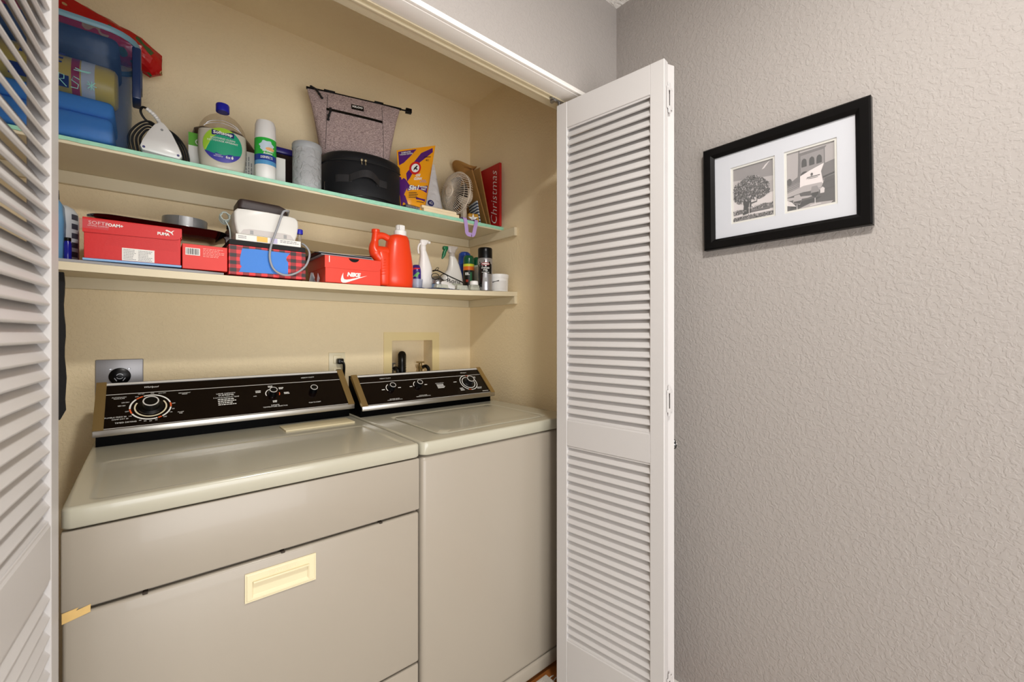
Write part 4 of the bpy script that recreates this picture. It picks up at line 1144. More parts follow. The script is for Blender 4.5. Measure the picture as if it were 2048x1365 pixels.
g.loft([rrect(-.040, .040, -.008, .075, .02, 0), rrect(-.040, .040, -.008, .075, .02, .008), rrect(-.030, .030, .004, .065, .02, .014)])
obj('fan_stand', g, m_fan, fan)

# ribbon and pouch hanging over the front edge
rb = thing('gift_ribbon', 'lavender ribbon loop hanging over the front edge of the upper shelf', 'ribbon')
m_lav = mat('lavender_ribbon', (178, 150, 206), .6, bump=(200, .0002, ''))
path = [(1.095, 1.640, Z1 + .0065), (1.098, 1.622, Z1 + .007), (1.101, 1.6155, 1.760), (1.106, 1.6150, 1.728), (1.110, 1.6145, 1.703), (1.128, 1.6140, 1.699), (1.144, 1.6135, 1.703), (1.152, 1.6135, 1.730), (1.160, 1.6145, 1.758), (1.163, 1.621, Z1 + .007), (1.166, 1.640, Z1 + .0065)]
P = catmull(path, 5)
g = G(); N = len(P)
def rib(u, v, off):
    i = min(N - 1, int(round(u * (N - 1)))); p = P[i]; q = P[min(i + 1, N - 1)] - P[max(i - 1, 0)]; q.normalize()
    w = Vector((q.z, 0, -q.x)) if abs(q.y) < .6 else Vector((1, 0, 0))
    if w.length < .1: w = Vector((0, 0, 1))
    w.normalize()
    if w.x < 0: w = -w
    n_ = q.cross(w).normalized(); n_ = n_ if n_.y < 0 or n_.z > .5 else -n_
    return p + w * ((v - .5) * .019) + n_ * off
g.slab(lambda u, v: rib(u, v, .0), lambda u, v: rib(u, v, .0008), N - 1, 2)
obj('ribbon_loop', g, m_lav, rb, 60)
mp_ = thing('pouch', 'flat plum and black cloth pouch at the shelf edge beneath the fan', 'pouch', (1.128, 1.624, Z1), .0)
obj('pouch_cloth', G().box(-.044, .042, .002, .040, 0, .0055, .002, 2), mat('plum_cloth', (92, 62, 96), .7), mp_)
obj('black_binding', G().box(.030, .044, .001, .041, .0, .0064, .002, 2), m_blackm, mp_)

# small decorations right of fan
yb = thing('toy_block', 'small yellow wooden block ornament behind the plum pouch', 'ornament', (1.186, 1.676, Z1), -.3)
obj('block_body', G().box(-.026, .026, -.012, .012, .030, .050, .004).box(-.026, -.014, -.012, .012, 0, .032, .003).box(.014, .026, -.012, .012, 0, .032, .003), mat('mustard_wood', (204, 152, 44), .5), yb)
st = thing('star_ornament', 'white starfish-shaped ornament in front of the yellow block', 'ornament', (1.172, 1.656, Z1 + .021), -.5)
g = G(); pts = []
for i in range(10):
    r = .024 if i % 2 == 0 else .009; t = PI / 2 + i * PI / 5; pts.append((r * math.cos(t), r * math.sin(t)))
g.plate(FR((0, 0, 0)), pts, -.003, .003); g.lathe([(.009, .003), (.001, .008)], 10, M=FR((0, 0, 0)))
obj('star_body', g, m_white, st, 30)
tw = thing('striped_towel', 'blue and white striped folded cloth leaning behind the little star', 'cloth', (1.222, 1.695, Z1), -.2)
m_str = mat('blue_white_stripe', (60, 90, 130), .8)
def stripes(m, c1, c2, sc, axis='Z'):
    nt = m.node_tree; b = nt.nodes['Principled BSDF']; tc = nt.nodes.new('ShaderNodeTexCoord'); w = nt.nodes.new('ShaderNodeTexWave'); w.bands_direction = axis
    w.inputs['Scale'].default_value = sc; w.inputs['Distortion'].default_value = 2; r = nt.nodes.new('ShaderNodeValToRGB'); r.color_ramp.interpolation = 'CONSTANT'
    r.color_ramp.elements[0].color = lin(c1); r.color_ramp.elements[1].color = lin(c2); r.color_ramp.elements[1].position = .5
    nt.links.new(tc.outputs['Object'], w.inputs['Vector']); nt.links.new(w.outputs['Fac'], r.inputs[0]); nt.links.new(r.outputs[0], b.inputs['Base Color'])
stripes(m_str, (48, 66, 96), (206, 212, 216), 22)
rotl = Matrix.Rotation(math.radians(-9), 3, 'Y')
g = G()
for k in range(3): g.box(-.004, .003, -.045 + .01 * k, .055, 0.001, .115 - .012 * k, .003, 2, rotl, (.0 + k * .007, 0, 0)); 
obj('folded_layer', g, m_str, tw)
# two planks
for i, (x, y, top, ang, lab) in enumerate(((1.270, 1.668, .277, -20, 'thin brown wooden board leaning beside the striped cloth'), (1.2895, 1.668, .288, -14, 'thin brown wooden board leaning nearest the red sign'))):
    bd = thing('leaning_board', lab, 'board', (x, y, Z1))
    rot = Matrix.Rotation(math.radians(ang), 3, 'Y')
    obj('board_panel', G().box(-.003, .003, 0, .14, .0015, top, .001, 1, rot, (0, 0, 0)), mat('light_brown_wood', (158, 116, 62), .5, vary=.15, vscale=25), bd)
# tan hat on the back
ht = thing('felt_hat', 'tan hat with curled brim perched behind the tops of the leaning boards', 'hat', (1.246, 1.836, Z1))
m_hat = mat('tan_felt', (172, 124, 62), .8, bump=(90, .001, ''))
g = G(); rings = []; HZ = .318
for r, z in ((.034, -.20), (.040, -.17), (.043, -.02), (.041, .000), (.056, .010), (.062, .018), (.063, .023), (.057, .020), (.040, .008), (.038, -.02)):
    rings.append([Vector((r * math.cos(t), r * math.sin(t), HZ + z + (.014 * math.cos(2 * t) if r > .05 else 0) - (.118 if z < -.15 else 0))) for t in [2 * PI * i / 40 for i in range(40)]])
g.loft(rings, True, True)
obj('hat_felt', g, m_hat, ht, 60)
# red sign
sg = thing('christmas_sign', 'red board with white script reading Christmas leaning on the right wall', 'sign', (XW - .0265, 1.745, Z1))
obj('sign_board', G().box(-.0065, .0065, -.134, .134, 0, .308, .001, 1), mat('sign_red', (176, 18, 18), .55), sg)
SM = FR((-.0068, 0, 0), (0, 0, 1), (0, 1, 0))
text('Christmas', SM, .150, -.090, .262, .046, m_print, sg, shear=.45, bold=-.012)

# ---------------------------------------------------------------- lower shelf, left to right
ls = thing('steam_cleaner_bottle', 'pale blue translucent bottle with a red-topped black cap beside the left door', 'bottle', (-.185, 1.625, Z2(-.185, 1.6) + .008))
m_lb = mat('pale_blue_translucent', (110, 165, 205), .25, alpha=(.7, (190, 215, 235)))
obj('bottle_body', G().loft([rrect(-.03, .018, -.03, .03, .012, 0), rrect(-.03, .020, -.03, .03, .012, .10), rrect(-.03, .017, -.03, .03, .012, .145), rrect(-.02, .006, -.012, .012, .006, .165)]), m_lb, ls, 50)
obj('cap', G().lathe([(.015, .160), (.016, .162), (.015, .185), (.001, .186)], 20, -.006), m_black, ls); obj('cap_top', G().lathe([(.013, .186), (.012, .191), (.001, .192)], 20, -.006), m_red, ls)
pd = thing('shelf_liner_pad', 'grey rubber mat under the red shoe boxes on the lower shelf', 'mat')
g = G()
f = lambda dz: (lambda u, v: (lambda x, y: Vector((x, y, Z2(x, y) + dz)))(-.40 + .575 * u, 1.5205 + .33 * v + (.02 * max(0, u - .9) / .1)))
g.slab(f(.0006), f(.0075), 20, 4); obj('mat_sheet', g, mat('grey_rubber', (150, 150, 152), .6), pd, 60)
wbz = Z2(-.187, 1.72) + .0085
wb = thing('white_jug', 'translucent white bottle with dark side markings left of the red shoe box', 'bottle', (-.187, 1.722, wbz))
m_ww = mat('frosted_white', (206, 212, 216), .3)
obj('bottle_body', G().lathe([(.036, 0), (.040, .004), (.040, .125), (.0375, .140), (.030, .152), (.018, .160), (.001, .162)], 36), m_ww, wb)
g = G()
for i in range(5): band(g, cylmap(.040), .030, .050, .015 + i * .026, .030 + i * .026, 5, .0005)
obj('side_marking', g, mat('charcoal_print', (66, 68, 80), .5), wb, 60)
vb = bottle('small_bottle', 'tiny dark blue bottle standing in front of the frosted white bottle', 'bottle', -.1585, 1.605, Z2(-.158, 1.6) + .0085, [('bottle_body', [(.0070, 0), (.0075, .002), (.0075, .045), (.006, .050), (.006, .053)], mat('cobalt_glass', (28, 34, 140), .15)), ('cap', [(.0066, .051), (.0066, .060), (.001, .061)], m_black)])

# Shoe box with blue folder under it
bz = 1.4325
fo = thing('blue_folder', 'light blue folder lying flat under the large red shoe box', 'folder', (-.026, 1.54, bz))
obj('folder_sheet', G().box(-.1, .1, -.003, .295, .0003, .0062, .0008, 1), mat('light_blue_card', (140, 182, 226), .5), fo)
pb = thing('shoe_box', 'large red shoe box with PUMA lettering under the black roasting pan', 'box', (-.0255, 1.54, bz + .0068))
obj('box_base', G().box(-.098, .098, .002, .292, 0, .094, .0008, 1), m_red, pb)
g = G(); W_ = .1005
g.box(-W_, W_, -.0005, .295, .1005, .1045, .001, 1)
MFp = FR((0, .0005, 0))
g.plate(MFp, [(-W_, .066), (W_ - .016, .066 + .004), (W_ - .006, .0735), (W_, .082), (W_, .101), (-W_, .101)], 0, .0018)
g.box(-W_, -W_ + .0015, 0, .295, .070, .101); g.box(W_ - .0015, W_, 0.003, .295, .075, .101)
lid = obj('box_lid', g, m_red, pb, 20)
PM = FR((0, -.0014, 0))
text('SOFT', PM, -.074, .0915, .031, .0085, m_print, pb); text('FOAM+', PM, -.0405, .0905, .034, .0085, m_print, pb, bold=.04); text('OPTIMAL COMFORT', PM, -.071, .0835, .040, .0038, m_print, pb)
text('PUMA', PM, .060, .0835, .0265, .0085, m_print, pb, bold=.05)
g = G().plate(PM, [(.064, .0945), (.067, .0965), (.0715, .0945), (.0765, .0915), (.0800, .0950), (.0835, .0965), (.0815, .0940), (.0790, .0905), (.0800, .0870), (.0815, .0835), (.0795, .0835), (.0775, .0870), (.0735, .0895), (.0690, .0915), (.0655, .0915)], 0, .0005)
obj('cat_logo', g, m_print, pb, 0)
g = G().rect(FR((0, .0018, 0)), -.026, .0405, .001, .0345, 0, .0006); o = obj('sticker', g, m_paper, pb, 0)
g = G(); BM = FR((0, .0010, 0)); bars(g, BM, -.023, .002, .0295, .0042, 7, .0016, 3); bars(g, BM, .007, .036, .0285, .0042, 7, .0016, 4); obj('small_print', g, m_grey, pb, 0)
g = G().rect(FR((0, -.0030, 0)), -.106, -.052, .0755, .0985, 0, .0003); g.box(-.107, -.1008, -.003, .02, .074, .10)
obj('clear_tape', g, mat('clear_tape', (220, 190, 200), .15, alpha=(.07, (255, 245, 245))), pb, 0)
g = G()                                                   # fine ribs of the corrugated card
for i in range(13): g.rect(FR((0, .0016, 0)), -.06 + i * .001, .092, .0385 + i * .0026, .0389 + i * .0026, 0, .0004)
obj('card_rib', g, mat('red_rib', (222, 60, 58), .4), pb, 0)
sb = thing('shoe_box', 'small low red box with barcode between the shoe box and the plaid box', 'box', (.130, 1.54, 1.4315))
obj('box_base', G().box(-.054, .054, 0, .25, 0, .072, .001, 1), mat('red_box_light', (222, 48, 36), .45), sb)
SBM = FR((0, -.0004, 0))
g = G().rect(SBM, -.047, -.013, .040, .061); obj('barcode_label', g, m_paper, sb, 0)
g = G(); r_ = random.Random(4); x = -.045
while x < -.016:
    w = r_.choice((.0006, .0011, .0018)); g.rect(FR((0, -.0009, 0)), x, x + w, .042, .059); x += w + r_.choice((.0008, .0012))
obj('barcode', g, m_dkprint, sb, 0)
g = G(); bars(g, SBM, -.006, .046, .061, .0045, 6, .0018, 8); obj('small_print', g, mat('pink_print', (244, 160, 150), .6), sb, 0)
# roasting pan
pn = thing('roasting_pan', 'black enamel roasting pan resting on the red shoe box', 'pan', (.0385, 1.70, bz + .1128), 0)
pn.rotation_euler = (0, math.radians(1.7), 0)
g = G()
def pr_(a, b, z, r): return rrect(-a, a, -b, b, r, z, 8)
g.loft([pr_(.125, .085, .0, .03), pr_(.135, .095, .002, .04), pr_(.150, .110, .0120, .05), pr_(.163, .124, .0145, .06), pr_(.165, .126, .0165, .062), pr_(.162, .123, .0180, .06), pr_(.149, .110, .0150, .05), pr_(.133, .094, .0045, .038), pr_(.12, .08, .0025, .03)])
obj('pan_body', g, mat('black_enamel', (16, 11, 11), .12, coat=.5), pn, 50)
tp = thing('tape_roll', 'roll of silver duct tape lying in the roasting pan', 'tape', (.089, 1.683, bz + .1165))
tp.rotation_euler = (0, math.radians(1.7), 0)
g = G().lathe([(.040, .0), (.0565, .0), (.057, .001), (.057, .051), (.0565, .052), (.040, .052), (.0395, .051), (.0395, .001)], 48, cap0=False, cap1=False)
bmesh.ops.remove_doubles(g.bm, verts=g.bm.verts, dist=1e-6)
o = obj('tape_wind', g, mat('silver_duct_tape', (140, 143, 146), .3, metal=.6, bump=(40, .0006, '')), tp, 50)
g = G(); cf2 = cylmap(.057); band(g, cf2, -.018, .016, .0005, .0515, 8, .0007); obj('tape_end', g, mat('silver_tape_bright', (176, 178, 180), .25, metal=.6), tp, 60)
g = G().lathe([(.0392, .001), (.0392, .047)], 40, cap0=False, cap1=False); obj('cardboard_core', g, mat('card_core', (150, 122, 86), .8), tp, 60)
g = G().tube([(.0 + .010 * math.cos(t), 0, .011 + .010 * math.sin(t)) for t in [2 * PI * i / 20 for i in range(20)]], .0025, 8, closed=True)
o = tag(obj('metal_ring', g, m_steel, None, 60), 'small metal ring standing in the back of the roasting pan', 'ring'); o.location = (-.020, 1.755, bz + .119)

# plaid box
pz = Z2(.296, 1.62) + .001
px = thing('plaid_box', 'red and black buffalo plaid box with blue painter tape on its front', 'box', (.296, 1.54, 1.4255))
m_plaid = mat('plaid_card', (210, 40, 44), .5)
def plaid(m):
    nt = m.node_tree; b = nt.nodes['Principled BSDF']; tc = nt.nodes.new('ShaderNodeTexCoord'); sep = nt.nodes.new('ShaderNodeSeparateXYZ'); nt.links.new(tc.outputs['Object'], sep.inputs[0])
    fs = []
    for ax, per, off in ((0, .0335, .010), (2, .0225, .004)):
        a = nt.nodes.new('ShaderNodeMath'); a.operation = 'ADD'; a.inputs[1].default_value = 1 + off; nt.links.new(sep.outputs[ax], a.inputs[0])
        w = nt.nodes.new('ShaderNodeMath'); w.operation = 'MODULO'; w.inputs[1].default_value = per; nt.links.new(a.outputs[0], w.inputs[0])
        l = nt.nodes.new('ShaderNodeMath'); l.operation = 'LESS_THAN'; l.inputs[1].default_value = per / 2; nt.links.new(w.outputs[0], l.inputs[0]); fs.append(l)
    s_ = nt.nodes.new('ShaderNodeMath'); s_.operation = 'ADD'; nt.links.new(fs[0].outputs[0], s_.inputs[0]); nt.links.new(fs[1].outputs[0], s_.inputs[1])
    d = nt.nodes.new('ShaderNodeMath'); d.operation = 'DIVIDE'; d.inputs[1].default_value = 2; nt.links.new(s_.outputs[0], d.inputs[0])
    r = nt.nodes.new('ShaderNodeValToRGB'); r.color_ramp.interpolation = 'CONSTANT'
    r.color_ramp.elements[0].color = lin((232, 52, 58)); r.color_ramp.elements[1].color = lin((148, 34, 38)); r.color_ramp.elements[1].position = .3
    e = r.color_ramp.elements.new(.8); e.color = lin((40, 34, 36))
    nt.links.new(d.outputs[0], r.inputs[0]); nt.links.new(r.outputs[0], b.inputs['Base Color'])
plaid(m_plaid)
obj('box_base', G().box(-.1085, .1085, 0, .27, 0, .0905, .001, 1), m_plaid, px)
obj('box_lid', G().box(-.1075, .1075, .001, .268, .0908, .1065, .001, 1), m_blackm, px)
TP = [(.222, 1.507), (.261, 1.509), (.307, 1.508), (.356, 1.508), (.346, 1.494), (.345, 1.485), (.351, 1.477), (.350, 1.438), (.301, 1.436), (.213, 1.434), (.223, 1.449), (.217, 1.456), (.216, 1.477)]
g = G().plate(FR((0, -.0003, 0)), [(x - .296, z - 1.4255) for x, z in TP], 0, .0005); g.plate(FR((0, -.0009, 0)), [(-.08, .012), (.054, .013), (.054, .030), (-.074, .027), (-.079, .020)], 0, .0003)
obj('painter_tape', g, mat('painter_blue_tape', (60, 128, 214), .6, bump=(200, .0003, '')), px, 0)['label'] = 'ragged strip of blue painter tape'
bt = 1.4255 + .107
fb_ = thing('flat_box', 'flat white packet with a yellow panel lying on the plaid box', 'box', (.298, 1.543, bt))
obj('packet', G().box(-.092, .092, 0, .15, 0, .0195, .001, 1), m_paper, fb_)
g = G().rect(FR((0, -.0003, 0)), -.036, -.006, .002, .0185); obj('yellow_panel', g, mat('yellow_print', (226, 186, 92), .5), fb_, 0)
g = G().rect(FR((0, -.0003, 0)), .002, .022, .002, .0185); obj('lilac_panel', g, mat('lilac_panel', (190, 184, 214), .5), fb_, 0)
g = G(); bars(g, FR((0, -.0003, 0)), -.086, -.062, .012, .005, 2, .0025, 3); bars(g, FR((0, -.0003, 0)), .030, .086, .013, .005, 2, .0025, 5); obj('small_print', g, m_grey, fb_, 0)
dv = thing('white_device', 'rounded white plastic appliance standing on the flat packet', 'appliance', (.295, 1.552, bt + .020))
g = G()
dpol = [(-.082, .0), (-.060, .0), (.060, .0), (.081, .0), (.087, .020), (.091, .050), (.090, .068), (.082, .077), (.066, .080), (.0, .083), (-.060, .082), (-.084, .080), (-.092, .070), (-.091, .040), (-.087, .015)]
def ds(s_, y): return [Vector((p[0] * s_, y, .04 + (p[1] - .04) * s_)) for p in dpol]
g.loft([ds(.93, .0), ds(.985, .003), ds(1, .010), ds(1, .115), ds(.97, .125)])
obj('device_body', g, mat('warm_white_plastic', (222, 220, 214), .35), dv, 50)
g = G().plate(FR((0, -.0004, 0)), [(-.076, .004), (.076, .004), (.066, .017), (.05, .020), (-.05, .020), (-.068, .016)], 0, .0006); obj('foot_recess_shade', g, mat('pale_shadow_plastic', (196, 190, 186), .5), dv, 0)  # flat plate; the shade of the recess is put into its greyer colour
g = G().rect(FR((0, -.0010, 0)), -.050, -.041, .004, .016).rect(FR((0, -.0010, 0)), .045, .054, .004, .016); obj('foot_slot', g, m_grey, dv, 0)
wl = thing('wallet', 'dark brown leather case lying on top of the white appliance', 'case', (.285, 1.560, bt + .1035), 0)
wl.rotation_euler = (0, math.radians(1.2), 0)
g = G().loft([rrect(-.070, .068, 0, .10, .012, 0), rrect(-.072, .070, -.002, .102, .014, .004), rrect(-.071, .066, -.002, .102, .014, .022), rrect(-.066, .050, .002, .10, .012, .029)])
obj('leather_case', g, mat('espresso_leather', (48, 36, 34), .5, bump=(120, .0004, '')), wl, 50)
cbp = [(.362, 1.60, 1.645), (.355, 1.552, 1.648), (.349, 1.535, 1.645), (.337, 1.528, 1.641), (.330, 1.527, 1.629), (.318, 1.526, 1.588), (.303, 1.528, 1.540), (.296, 1.530, 1.505), (.297, 1.531, 1.476), (.307, 1.530, 1.450), (.328, 1.528, 1.436), (.351, 1.528, 1.435), (.377, 1.528, 1.447), (.401, 1.529, 1.470), (.413, 1.532, 1.500), (.414, 1.537, 1.522), (.405, 1.545, 1.540), (.397, 1.555, 1.548)]
tag(obj('grey_cable', G().tube(catmull(cbp, 6), .0034, 10), mat('grey_rubber_cable', (152, 154, 158), .45), None, 60), 'thick grey cable looping down in front of the plaid box', 'cable')
g = G(); r_ = random.Random(8)
for k in range(5):
    P = [(.186 + .012 * math.cos(t) + r_.uniform(-.002, .002), 1.600 + .006 * k, 1.612 + (.012 + .002 * k) * math.sin(t)) for t in [2 * PI * i / 14 for i in range(14)]]
    g.tube(P, .0018, 6, closed=True)
g.tube(catmull([(.186, 1.60, 1.598), (.196, 1.605, 1.58), (.200, 1.61, 1.556), (.200, 1.62, 1.5345)], 5), .002, 6)
tag(obj('cable_bundle', g, mat('pale_green_cable', (186, 196, 190), .4), None, 60), 'coiled pale green cable left of the white appliance', 'cable')
br = bottle('amber_bottle', 'small brown glass bottle tucked left of the white appliance', 'bottle', .207, 1.690, bt, [('bottle_body', [(.011, 0), (.012, .002), (.012, .048), (.006, .056), (.006, .060)], mat('amber_glass', (92, 58, 44), .12)), ('cap', [(.008, .058), (.008, .070), (.001, .071)], m_black)])
g = G(); band(g, cylmap(.012), -.010, .010, .012, .035, 6, .0004); obj('label', g, m_paper, br, 60)
vi = bottle('glass_vial', 'small clear vial with blue cap right of the white appliance', 'vial', .3965, 1.585, bt, [('vial_glass', [(.006, 0), (.0065, .001), (.0065, .045), (.005, .050), (.005, .054)], clearplastic('vial_glass_mat', (190, 180, 170), .3)), ('cap', [(.010, .052), (.0105, .054), (.0105, .066), (.009, .068), (.001, .068)], mat('cobalt_cap', (34, 38, 170), .3))])

# Nike box and papers
nk = thing('shoe_box', 'orange-red shoe box with NIKE lettering left of the detergent jug', 'box', (.567, 1.54, 1.4235))
obj('box_base', G().box(-.099, .099, .0015, .205, 0, .090, .0008, 1), m_nike, nk)
g = G(); g.box(-.1012, .1012, -.0005, .207, .0905, .0935, .0008, 1)
arc = [(-.0005 + .0195 * math.cos(t), .0935 - .0155 * math.sin(t)) for t in [PI * i / 14 for i in range(15)]]
g.plate(FR((0, .0013, 0)), [(-.1012, .0925), (-.1012, .0525), (-.1005, .0510), (.080, .0525), (.093, .056), (.1012, .066), (.1012, .0925), (.0195, .0925)] + arc[1:-1] + [(-.0200, .0925)], 0, .0016)
g.box(-.1012, -.0998, 0, .207, .052, .091); g.box(.0998, .1012, .002, .207, .060, .091)
obj('box_lid', g, m_nike, nk, 20)
g = G().plate(FR((0, .0013, 0)), arc, -.0006, .0003); obj('thumb_hole', g, m_black, nk, 0)
NM = FR((0, .0006, 0))
text('NIKE', NM, -.0005, .033, .050, .0155, m_print, nk, shear=.2, bold=.06)
SWP = [(-.0385, .036), (-.0440, .024), (-.0470, .012), (-.0460, .004), (-.0400, -.0000), (-.0300, .0010), (-.0150, .0065), (.0100, .0165), (.0480, .0320), (.0100, .0215), (-.0150, .0145), (-.0270, .0120), (-.0350, .0130), (-.0380, .0180), (-.0390, .0260)]
g = G().plate(NM, [(x, z + .0015) for x, z in SWP], 0, .0006); obj('swoosh_logo', g, m_print, nk, 0)
g = G().rect(FR((0, -.0004, 0)), -.0875, -.0850, .070, .092, 0, .0004); obj('staple_mark', g, m_print, nk, 0)
pbg = thing('plastic_folder', 'black and silver plastic folders lying on the orange-red shoe box', 'folder', (.565, 1.545, 1.4235 + .094))
g = G().box(-.11, .076, .000, .20, .0004, .004, .001, 1); obj('grey_sheet', g, mat('silver_grey_sheet', (150, 156, 162), .3), pbg)
g = G().box(-.13, .072, .004, .20, .0044, .0085, .001, 1); obj('black_sheet', g, m_black, pbg)
g = G().box(-.115, .074, .010, .20, .0089, .0115, .001, 1); obj('silver_sheet', g, mat('pale_silver_sheet', (186, 190, 198), .3), pbg)
g = G()
def env(u, v, o_): 
    a = Vector((.480 + .225 * u, 1.595, 1.5325 + .012 * u)); b = Vector((.435 + .31 * u, 1.86, 1.626 - .010 * u))
    p = a * (1 - v) + b * v; p.z += -.018 * math.sin(PI * v) + o_; return p
g.slab(lambda u, v: env(u, v, 0), lambda u, v: env(u, v, .0025), 10, 8)
tag(obj('manila_folder', g, mat('tan_card', (176, 158, 124), .7), None, 60), 'tan card folder propped against the wall above the orange-red shoe box', 'folder')
g = G(); r_ = random.Random(6)
for k in range(6):
    a = r_.uniform(-.4, .4); x = .420 + .005 * k
    g.slab(lambda u, v, x=x, a=a: Vector((x + .012 * u + a * .03 * v, 1.560 + .02 * u, Z2(x, 1.56) + .001 + .034 * v * (1 - .5 * u))), lambda u, v, x=x, a=a: Vector((x + .012 * u + a * .03 * v, 1.5608 + .02 * u, Z2(x, 1.56) + .001 + .034 * v * (1 - .5 * u))), 2, 3)
tag(obj('plastic_bag', g, mat('clear_bag', (214, 218, 222), .2, alpha=(.55, (240, 240, 244))), None, 30), 'crumpled clear plastic wrap between the plaid box and the orange-red box', 'bag')

# detergent jug
jz = Z2(.74, 1.58) + .0005
jg = thing('detergent_jug', 'orange-red laundry detergent jug with white cap and side handle', 'jug', (.745, 1.585, jz))
m_jug = mat('orange_red_plastic', (228, 62, 24), .28)
def jr(x0, x1, d, z, p=2.6): return ell((x0 + x1) / 2, 0, (x1 - x0) / 2, d, z, 40, p)
g = G().loft([jr(-.040, .064, .034, 0), jr(-.046, .070, .038, .004), jr(-.046, .072, .040, .04), jr(-.046, .072, .040, .085), jr(-.042, .066, .038, .125), jr(-.037, .060, .036, .160), jr(-.032, .056, .033, .190), jr(-.022, .050, .028, .204), jr(-.006, .044, .022, .209)])
jb = obj('jug_body', g, m_jug, jg, 60)
g = G().tube(catmull([(-.040, 0, .02), (-.052, 0, .05), (-.050, 0, .09), (-.076, 0, .124), (-.086, 0, .145), (-.083, 0, .170), (-.080, 0, .195), (-.079, 0, .213)], 5), [.022 + 0 * i if i < 16 else max(.0135, .024 - (i - 16) * .0011) for i in range(36)], 20)
obj('handle_column', g, m_jug, jg, 60)
g = G().tube(catmull([(-.080, 0, .186), (-.062, 0, .197), (-.044, 0, .197), (-.022, 0, .188)], 5), [.013] * 16, 16)
g.tube(catmull([(-.080, 0, .135), (-.058, 0, .135), (-.03, 0, .135)], 5), .022, 16)
g.loft([jr(-.070, -.02, .020, .004), jr(-.072, -.02, .024, .010), jr(-.074, -.02, .026, .06), jr(-.075, -.02, .025, .098), jr(-.086, -.02, .022, .135), jr(-.082, -.03, .016, .146)])
obj('handle_bridge', g, m_jug, jg, 60)
obj('handle_tip', G().lathe([(.0155, 0), (.0155, .010), (.0145, .012), (.001, .012)], 24, M=Matrix.Translation((-.079, 0, .206))), m_jug, jg)
g = G()
for i in range(6): g.tube([(-.066 + .002 * i, -.0235, .045 + i * .011), (-.050, -.0255, .048 + i * .011)], .0016, 6)
obj('grip_rib', g, m_jug, jg)
capM = [(.024, .206), (.0245, .210), (.0245, .226), (.020, .230), (.0185, .232), (.0185, .245), (.0165, .249), (.001, .249)]
obj('cap', G().lathe(capM, 32, .022), m_white, jg)
g = G(); g.box(.010, .032, -.0215, -.017, .229, .247, .002); g.box(.014, .018, -.024, -.018, .232, .246, .001)
obj('cap_grip', g, m_white, jg)
g = G(); g.slab(lambda u, v: Vector((.002 + .03 * (u - .5) * (1 - .9 * v), -.0395 + .004 * v, .12 - .075 * v)), lambda u, v: Vector((.002 + .03 * (u - .5) * (1 - .9 * v), -.0405 + .004 * v, .12 - .075 * v)), 4, 6)
g.bm.clear()
# purple spray refill + clear cup
pu = bottle('purple_bottle', 'small purple labelled bottle between the orange jug and white spray bottle', 'bottle', .868, 1.640, Z2(.868, 1.64) + .0005,
            [('bottle_body', [(.024, 0), (.026, .003), (.026, .075), (.024, .090), (.018, .100), (.012, .104), (.001, .105)], mat('deep_purple_label', (52, 30, 112), .25))])
g = G(); f = cylmap(.026); patch(g, f, [(-.016, .050), (.002, .048), (.014, .068), (.006, .072), (-.006, .062)], .0006); obj('leaf_print', g, mat('leaf_print_green', (90, 160, 80), .4), pu, 60)
g = G(); patch(g, f, [(-.018, .080), (.012, .084), (.016, .089), (-.010, .089)], .0006); obj('red_print', g, m_red, pu, 60)
cp = thing('clear_cup', 'clear plastic measuring cup at the foot of the purple bottle', 'cup', (.835, 1.575, Z2(.835, 1.575) + .0005))
obj('cup_wall', G().lathe([(.020, 0), (.021, .001), (.024, .038), (.0228, .038), (.0198, .002), (.001, .002)], 28, cap1=True), clearplastic('clear_cup_plastic', (200, 205, 220), .35, (235, 238, 245)), cp)
# white trigger spray
ws = thing('spray_bottle', 'tall white trigger spray bottle on the blue cloth', 'spray bottle', (.903, 1.628, Z2(.903, 1.628) + .0022))
m_sw = mat('soft_white_plastic', (228, 224, 220), .35)
def el(x0, x1, d, z): return ell((x0 + x1) / 2, 0, (x1 - x0) / 2, d, z, 32, 2.4)
g = G().loft([el(-.028, .026, .020, 0), el(-.031, .029, .023, .004), el(-.031, .029, .023, .090), el(-.028, .022, .020, .112), el(-.024, .012, .016, .140), el(-.023, .004, .013, .160), el(-.023, .001, .012, .166)])
obj('bottle_body', g, m_sw, ws, 50)
g = G().lathe([(.0125, .164), (.0135, .166), (.0125, .185), (.010, .188)], 24, -.011)
g.loft([ell(-.011, 0, .011, .010, .186, 20), ell(-.008, 0, .016, .011, .196, 20, 3), ell(-.006, 0, .020, .011, .204, 20, 3), ell(-.004, 0, .018, .009, .210, 20, 3)])
g.lathe([(.006, 0), (.006, .010), (.0035, .012)], 12, M=FR((.012, 0, .203), (0, 1, 0), (0, 0, 1)))
obj('spray_head', g, m_sw, ws, 50)
g = G().tube(catmull([(-.020, 0, .196), (-.030, 0, .186), (-.034, 0, .168), (-.031, 0, .150)], 4), .004, 8); obj('trigger', g, m_sw, ws, 60)
# dark blue cloth
g = G(); f = lambda dz: (lambda u, v: (lambda x, y: Vector((x, y, Z2(x, y) + dz + (.0015 * math.sin(u * 25) + .0015 if dz > .001 else 0))))(.815 + .185 * u, 1.518 + .13 * v + .004 * math.sin(u * 17)))
g.slab(f(.0003), f(.0012), 36, 4); tag(obj('blue_cloth', g, mat('navy_cloth', (38, 48, 84), .85), None, 60), 'thin navy cloth lying along the shelf edge under the white spray bottle', 'cloth')
